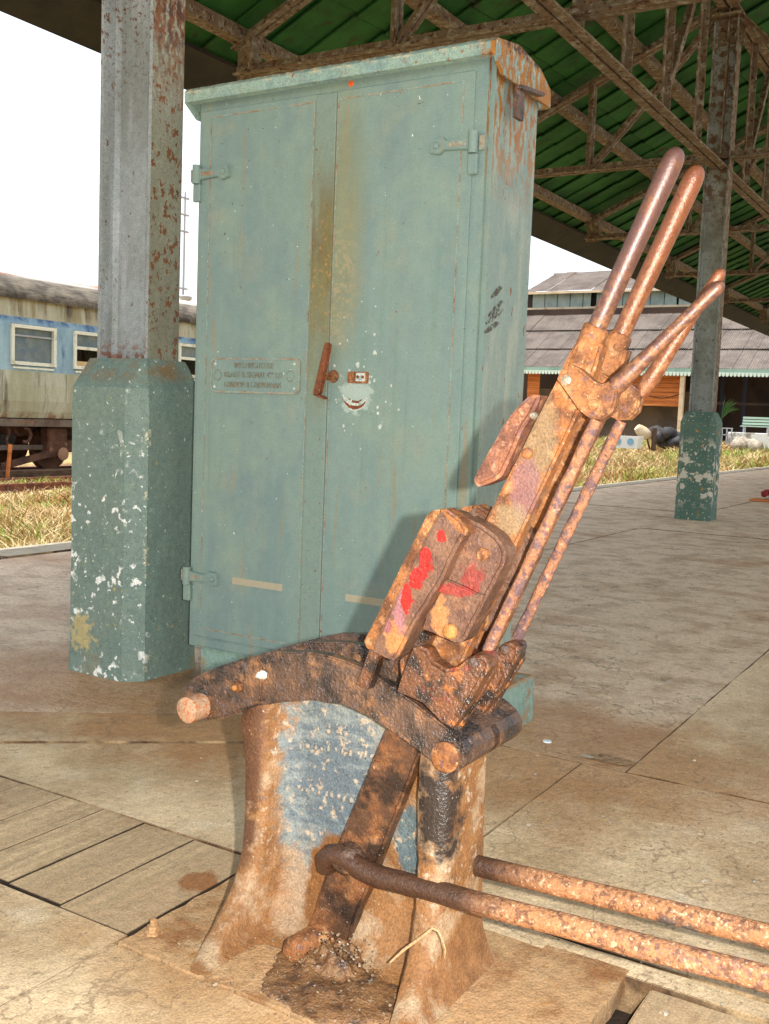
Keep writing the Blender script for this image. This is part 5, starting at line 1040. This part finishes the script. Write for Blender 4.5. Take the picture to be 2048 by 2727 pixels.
def sh(pts, dx): return pts
guard_m = mat('flaking_streaked_rust', S(142, 92, 66), [{'c': S(104, 66, 52), 's': 30, 'd': 7, 'lo': .44, 'hi': .6}, {'c': S(186, 136, 100), 's': 60, 'd': 6, 'o': 3, 'lo': .55, 'hi': .66}, {'c': S(120, 86, 84), 's': 50, 'd': 6, 'o': 5, 'lo': .58, 'hi': .66}], rough=.75, bump=({'s': 40, 'h': .006, 'd': 6}, {'s': 200, 'h': .002, 'd': 3}))
stud_m = mat('worn_bright_steel', S(150, 142, 124), [{'c': S(120, 98, 76), 's': 120, 'lo': .5, 'hi': .62}], rough=.45, metal=.3)
def lever(dx, near):
    X0 = 1.385+dx
    A = lambda pts, x: yz(x, pts)
    bar = A([(1539,898),(1604,918),(1583,985),(1541,1092),(1373,1450),(1107,2030),(1006,2292),(975,2376),(945,2440),(915,2560),(880,2620),(840,2590),(800,2570),(800,2500),(830,2440),(866,2330),(1020,1955),(1288,1392),(1482,1009),(1507,955)], 1.385)
    L = prism_x('lever', bar, X0, .026, rust_bar if near else rust, lf, .004, .0009, .01)
    # socket, collar and grip
    b0, b1 = (.560-.0, .925), (.517, 1.026)
    ax = Vector((0, .42-.51, 1.248-1.035)).normalized(); c0 = Vector((X0+.015, .510, 1.035))
    f = lambda s: c0+ax*s
    tube('handle_socket', [f(-.115), f(-.085), f(-.06), f(-.02), f(-.012), f(-.003), f(.0)], [.013, .0172, .0180, .0180, .0188, .0182, .0148], rust, L, 18, wob=.06)
    prof = [(-.005, .0136), (.03, .0136), (.10, .0141), (.17, .0147), (.222, .0150), (.234, .0147), (.242, .0134), (.248, .0108), (.2525, .0066), (.2540, .0015)]
    tube('handle_grip', [f(s) for s, _ in prof], [r for _, r in prof], grip if near else grip_orange, L, 24)
    # catch handle: forked plate running into a tapered grip
    br = [gH(*p) for p in [(780,440),(808,372),(880,338),(945,362),(1000,410),(1050,455),(1110,478),(1160,462),(1225,520),(1215,600),(1190,680),(1120,738),(1040,738),(985,705),(940,665),(860,550)]]
    XB_ = 1.352+dx
    pts = A(br, 1.352)
    if not near:   # the far catch handle stands opened a little wider
        cy, cz = .482, .935; a = RAD(-4); pts = [((y-.495)*math.cos(a)-(z-.925)*math.sin(a)+.495, (y-.495)*math.sin(a)+(z-.925)*math.cos(a)+.925) for y, z in pts]
    ch = prism_x('catch_handle', pts, XB_, .020, rust, L, .003, .0007)
    if near: h0, h1 = Vector((XB_+.014, .462, .955)), Vector((XB_+.014, .334, 1.085))
    else: h0, h1 = Vector((XB_+.014, .452, .965)), Vector((XB_+.014, .361, 1.117))
    d = (h1-h0); Ln = d.length; d.normalize(); pr = [(-.025, .010), (.0, .0128), (.02, .0115), (.05, .0100), (.10, .0088), (Ln-.010, .0086), (Ln-.004, .0074), (Ln, .0045), (Ln+.0016, .001)]
    tube('catch_grip', [h0+d*s for s, _ in pr], [r for _, r in pr], grip if near else grip_orange, ch, 18)
    for q, m in (((855, 450), stud_m if near else rust), ((1050, 630), rust)):
        p = aX(1.352, *gH(*q)); bolt('rivet', XB_, p.y, p.z, .0070, .003, m, ch)
    # catch rod
    a, b = Vector((XB_+.012, .637, .560)), Vector((XB_+.012, .490, .905))
    n_ = 14; tube('catch_rod', [a+(b-a)*(k/n_) for k in range(n_+1)], [.0086+.0006*math.sin(k*2.1) for k in range(n_+1)], rust_rod, L, 12, wob=.10)
    # catch box
    XX = 1.318+dx
    cb = prism_x('catch_box', A([gF(*p) for p in [(525,470),(560,420),(640,440),(700,500),(735,560),(700,615),(560,905),(380,1190),(278,1400),(238,1432),(180,1410),(105,1372),(118,1300)]], 1.318), XX, .062, redbox, L, .005, .0016, .009)
    prism_x('box_flange', A([gF(*p) for p in [(466,450),(500,412),(560,400),(560,470),(500,560),(160,1340),(120,1385),(62,1345),(45,1300)]], 1.330), XX+.012, .05, rust, cb, .003, .0014, .009)
    prism_x('ridge', A([gF(*p) for p in [(560,410),(600,395),(700,470),(745,545),(732,580),(690,560),(640,500)]], 1.312), XX-.006, .03, rust, cb, .004, .0016, .008)
    pb = prism_x('catch_plate', A([gF(*p) for p in [(640,480),(740,455),(860,520),(950,590),(995,660),(1008,720),(990,790),(730,1285),(700,1310),(650,1306),(440,1215),(470,1120),(560,940)]], 1.344), 1.344+dx, .0405, redbox, L, .005, .0014, .009)
    prism_x('rib', A([gF(*p) for p in [(530,900),(600,870),(860,985),(845,1030),(560,960)]], 1.338), 1.336+dx, .009, redbox, pb, .002, .001)
    for q, m, r in (((862, 705), rust, .0098), ((640, 1230), brassy, .0110)):
        p = aX(1.344, *gF(*q)); bolt('bolt_head', 1.344+dx, p.y, p.z, r, .007, m, pb, q[0] > 800)
    prism_x('latch_tongue', A([gF(*p) for p in [(90,1350),(165,1385),(80,1625),(40,1612),(0,1590)]], 1.328), 1.326+dx, .02, wet, cb, .002, .0008)
    prism_x('latch_link', A([gF(*p) for p in [(400,1200),(500,1270),(420,1450),(300,1540),(290,1440)]], 1.36), 1.36+dx, .02, wet, cb, .002, .001)
    # catch shoe straddling the quadrant plate
    XS = 1.316+dx
    sp_ = [gF(*p) for p in [(372,1350),(420,1335),(470,1352),(520,1440),(600,1490),(680,1478),(735,1430),(780,1402),(840,1398),(888,1432),(895,1480),(800,1640),(720,1790),(640,1895),(560,1845),(440,1720),(265,1645),(285,1580)]]
    s_ = prism_x('catch_shoe', A(sp_, 1.316), XS, .028, wet, L, .005, .0012, .010)
    sp2 = [gF(*p) for p in [(640,1890),(560,1845),(440,1735),(265,1650),(270,1600),(350,1420),(900,1440),(930,1510),(700,1900)]]
    prism_x('shoe_backing', A([gF(*p) for p in [(890,1440),(928,1470),(925,1520),(700,1905),(655,1905),(760,1660)]], 1.345), XS+.029, .012, wet, s_, .002, .001)
    p = aX(1.316, *gF(800, 1440)); bolt('shoe_pin', XS, p.y, p.z, .0080, .006, oily, s_)
    p = aX(1.352, *gF(860, 1395)); tube('rod_eye', [(XS+.004, p.y-.004, p.z-.006), (XS+.008, p.y-.004, p.z-.006), (XS+.05, p.y-.004, p.z-.006)], [.010, .0135, .0145], wet, s_, 14, wob=.25)
    if near:
        # worn curved guard plate sticking out on the left of the bar
        gp = [gH(*p) for p in [(700,565),(650,560),(600,572),(480,700),(340,930),(205,1165),(212,1215),(240,1237),(400,1172),(440,1100),(560,820),(650,680)]]
        g_ = prism_x('guard_plate', smoothpoly(A(gp, 1.40), 1), 1.380, .038, guard_m, L, .008, .0022, .010)
        p = aX(1.388, *gH(615, 712)); bolt('worn_stud', 1.390, p.y, p.z, .0055, .008, stud_m, g_)
        p = aX(1.385, *gH(570, 990)); bolt('bolt_head', 1.385, p.y, p.z, .0080, .006, rust, L)
        for (u, v) in ((905, 290), (1160, 310)):
            p = aX(1.385, *gH(u, v))
    return L
lever(0, True); lever(.105, False)
# pull rods running off to the right
def rod(name, x, pts, m, label):
    o = tube(name, pts, .0172, m, None, 18, org=pts[0], wob=.06); return tag(o, label, 'rod', 'point rods leaving the lever frame')
rx = 1.366
pts = [(rx+.012, .915, .150), (rx+.004, .912, .166), (rx, .900, .180), (rx, .884, .184), (rx, .868, .180), (rx, .845, .171), (rx, .82, .168)] + [(rx, .80-.04*k, .167+.0016*k+.0008*math.sin(k)) for k in range(70)]
rod('pull_rod', rx, pts, rust_pull, 'nearer rusty pull rod running right from the lever foot, dark oily at its clevis')
rx = 1.478
pts = [(rx, .80-.04*k, .172+.0016*k) for k in range(68)]
rod('pull_rod', rx, pts, rust_pull, 'farther rusty pull rod emerging behind the casting, blue grey underside')
p = aX(1.350, *gG(830, 1160)); bm = bmesh.new(); tube_bm(bm, [(1.352, p.y-.006, p.z), (1.356, p.y-.006, p.z), (1.384, p.y-.006, p.z)], [.016, .022, .026], 18, wob=.2); finish(bm, 'clevis', oily, lf, smooth=True, sharp=60)
# grease and grit caked round the foot
bm = bmesh.new(); N_ = 40
def heap(bm, cx, cy, rx_, ry_, h_, seed):
    g = [[None]*(N_+1) for _ in range(N_+1)]
    for i in range(N_+1):
        for j in range(N_+1):
            u, v = i/N_*2-1, j/N_*2-1; r = math.hypot(u, v); q = Vector((cx+u*rx_, cy+v*ry_, 0))
            k = max(0, 1-r*r*(1+.5*mnoise.noise(q*14+Vector((seed, 0, 0)))))
            g[i][j] = bm.verts.new((q.x, q.y, .004+h_*k*(.75+.6*mnoise.noise(q*38)+.35*mnoise.noise(q*110))-(.02 if k <= 0 else 0)))
    for i in range(N_):
        for j in range(N_): bm.faces.new((g[i][j], g[i+1][j], g[i+1][j+1], g[i][j+1]))
heap(bm, 1.352, .88, .06, .085, .034, 1); heap(bm, 1.315, .84, .11, .14, .012, 4)
tag(finish(bm, 'grease_heap', caked, smooth=True, org=(1.33, .86, 0)), 'dark greasy grit caked round the lever foot', kind='stuff')
random.seed(21); bm = bmesh.new()
for i in range(150):
    a = random.random()*6.28; r = abs(random.gauss(0, 1)); x, y = 1.32+.075*r*math.cos(a), .84+.12*r*math.sin(a); s_ = random.uniform(.0008, .0028)
    hit = max(0, .05*(1-((x-1.335)/.085)**2-((y-.865)/.105)**2)); blob(bm, (x, y, .012+hit+s_*.4), (s_, s_*1.2, s_*.8), i, 1, .4, 1)
tag(finish(bm, 'gravel', mat('dusty_grit', S(156, 132, 104), [{'c': S(104, 80, 58), 's': 30, 'lo': .42, 'hi': .56}, {'c': S(200, 190, 170), 's': 90, 'lo': .58, 'hi': .64, 'o': 3}], rough=.9), org=(1.32, .84, 0)), 'pale grit and crumbs scattered round the lever foot', kind='stuff')
# straw lying against the casting
ps = [aX(1.30, *q) for q in [(1040, 2562), (1075, 2530), (1100, 2512), (1130, 2490), (1152, 2472), (1168, 2480), (1178, 2500), (1186, 2530), (1184, 2552)]]
tag(tube('straw', ps, [.0016, .0022, .0022, .002, .0018, .0016, .0014, .0012, .0008], straw1, None, 6, org=ps[0]), 'bent dry straw stalk lying against the lever casting', 'straw')
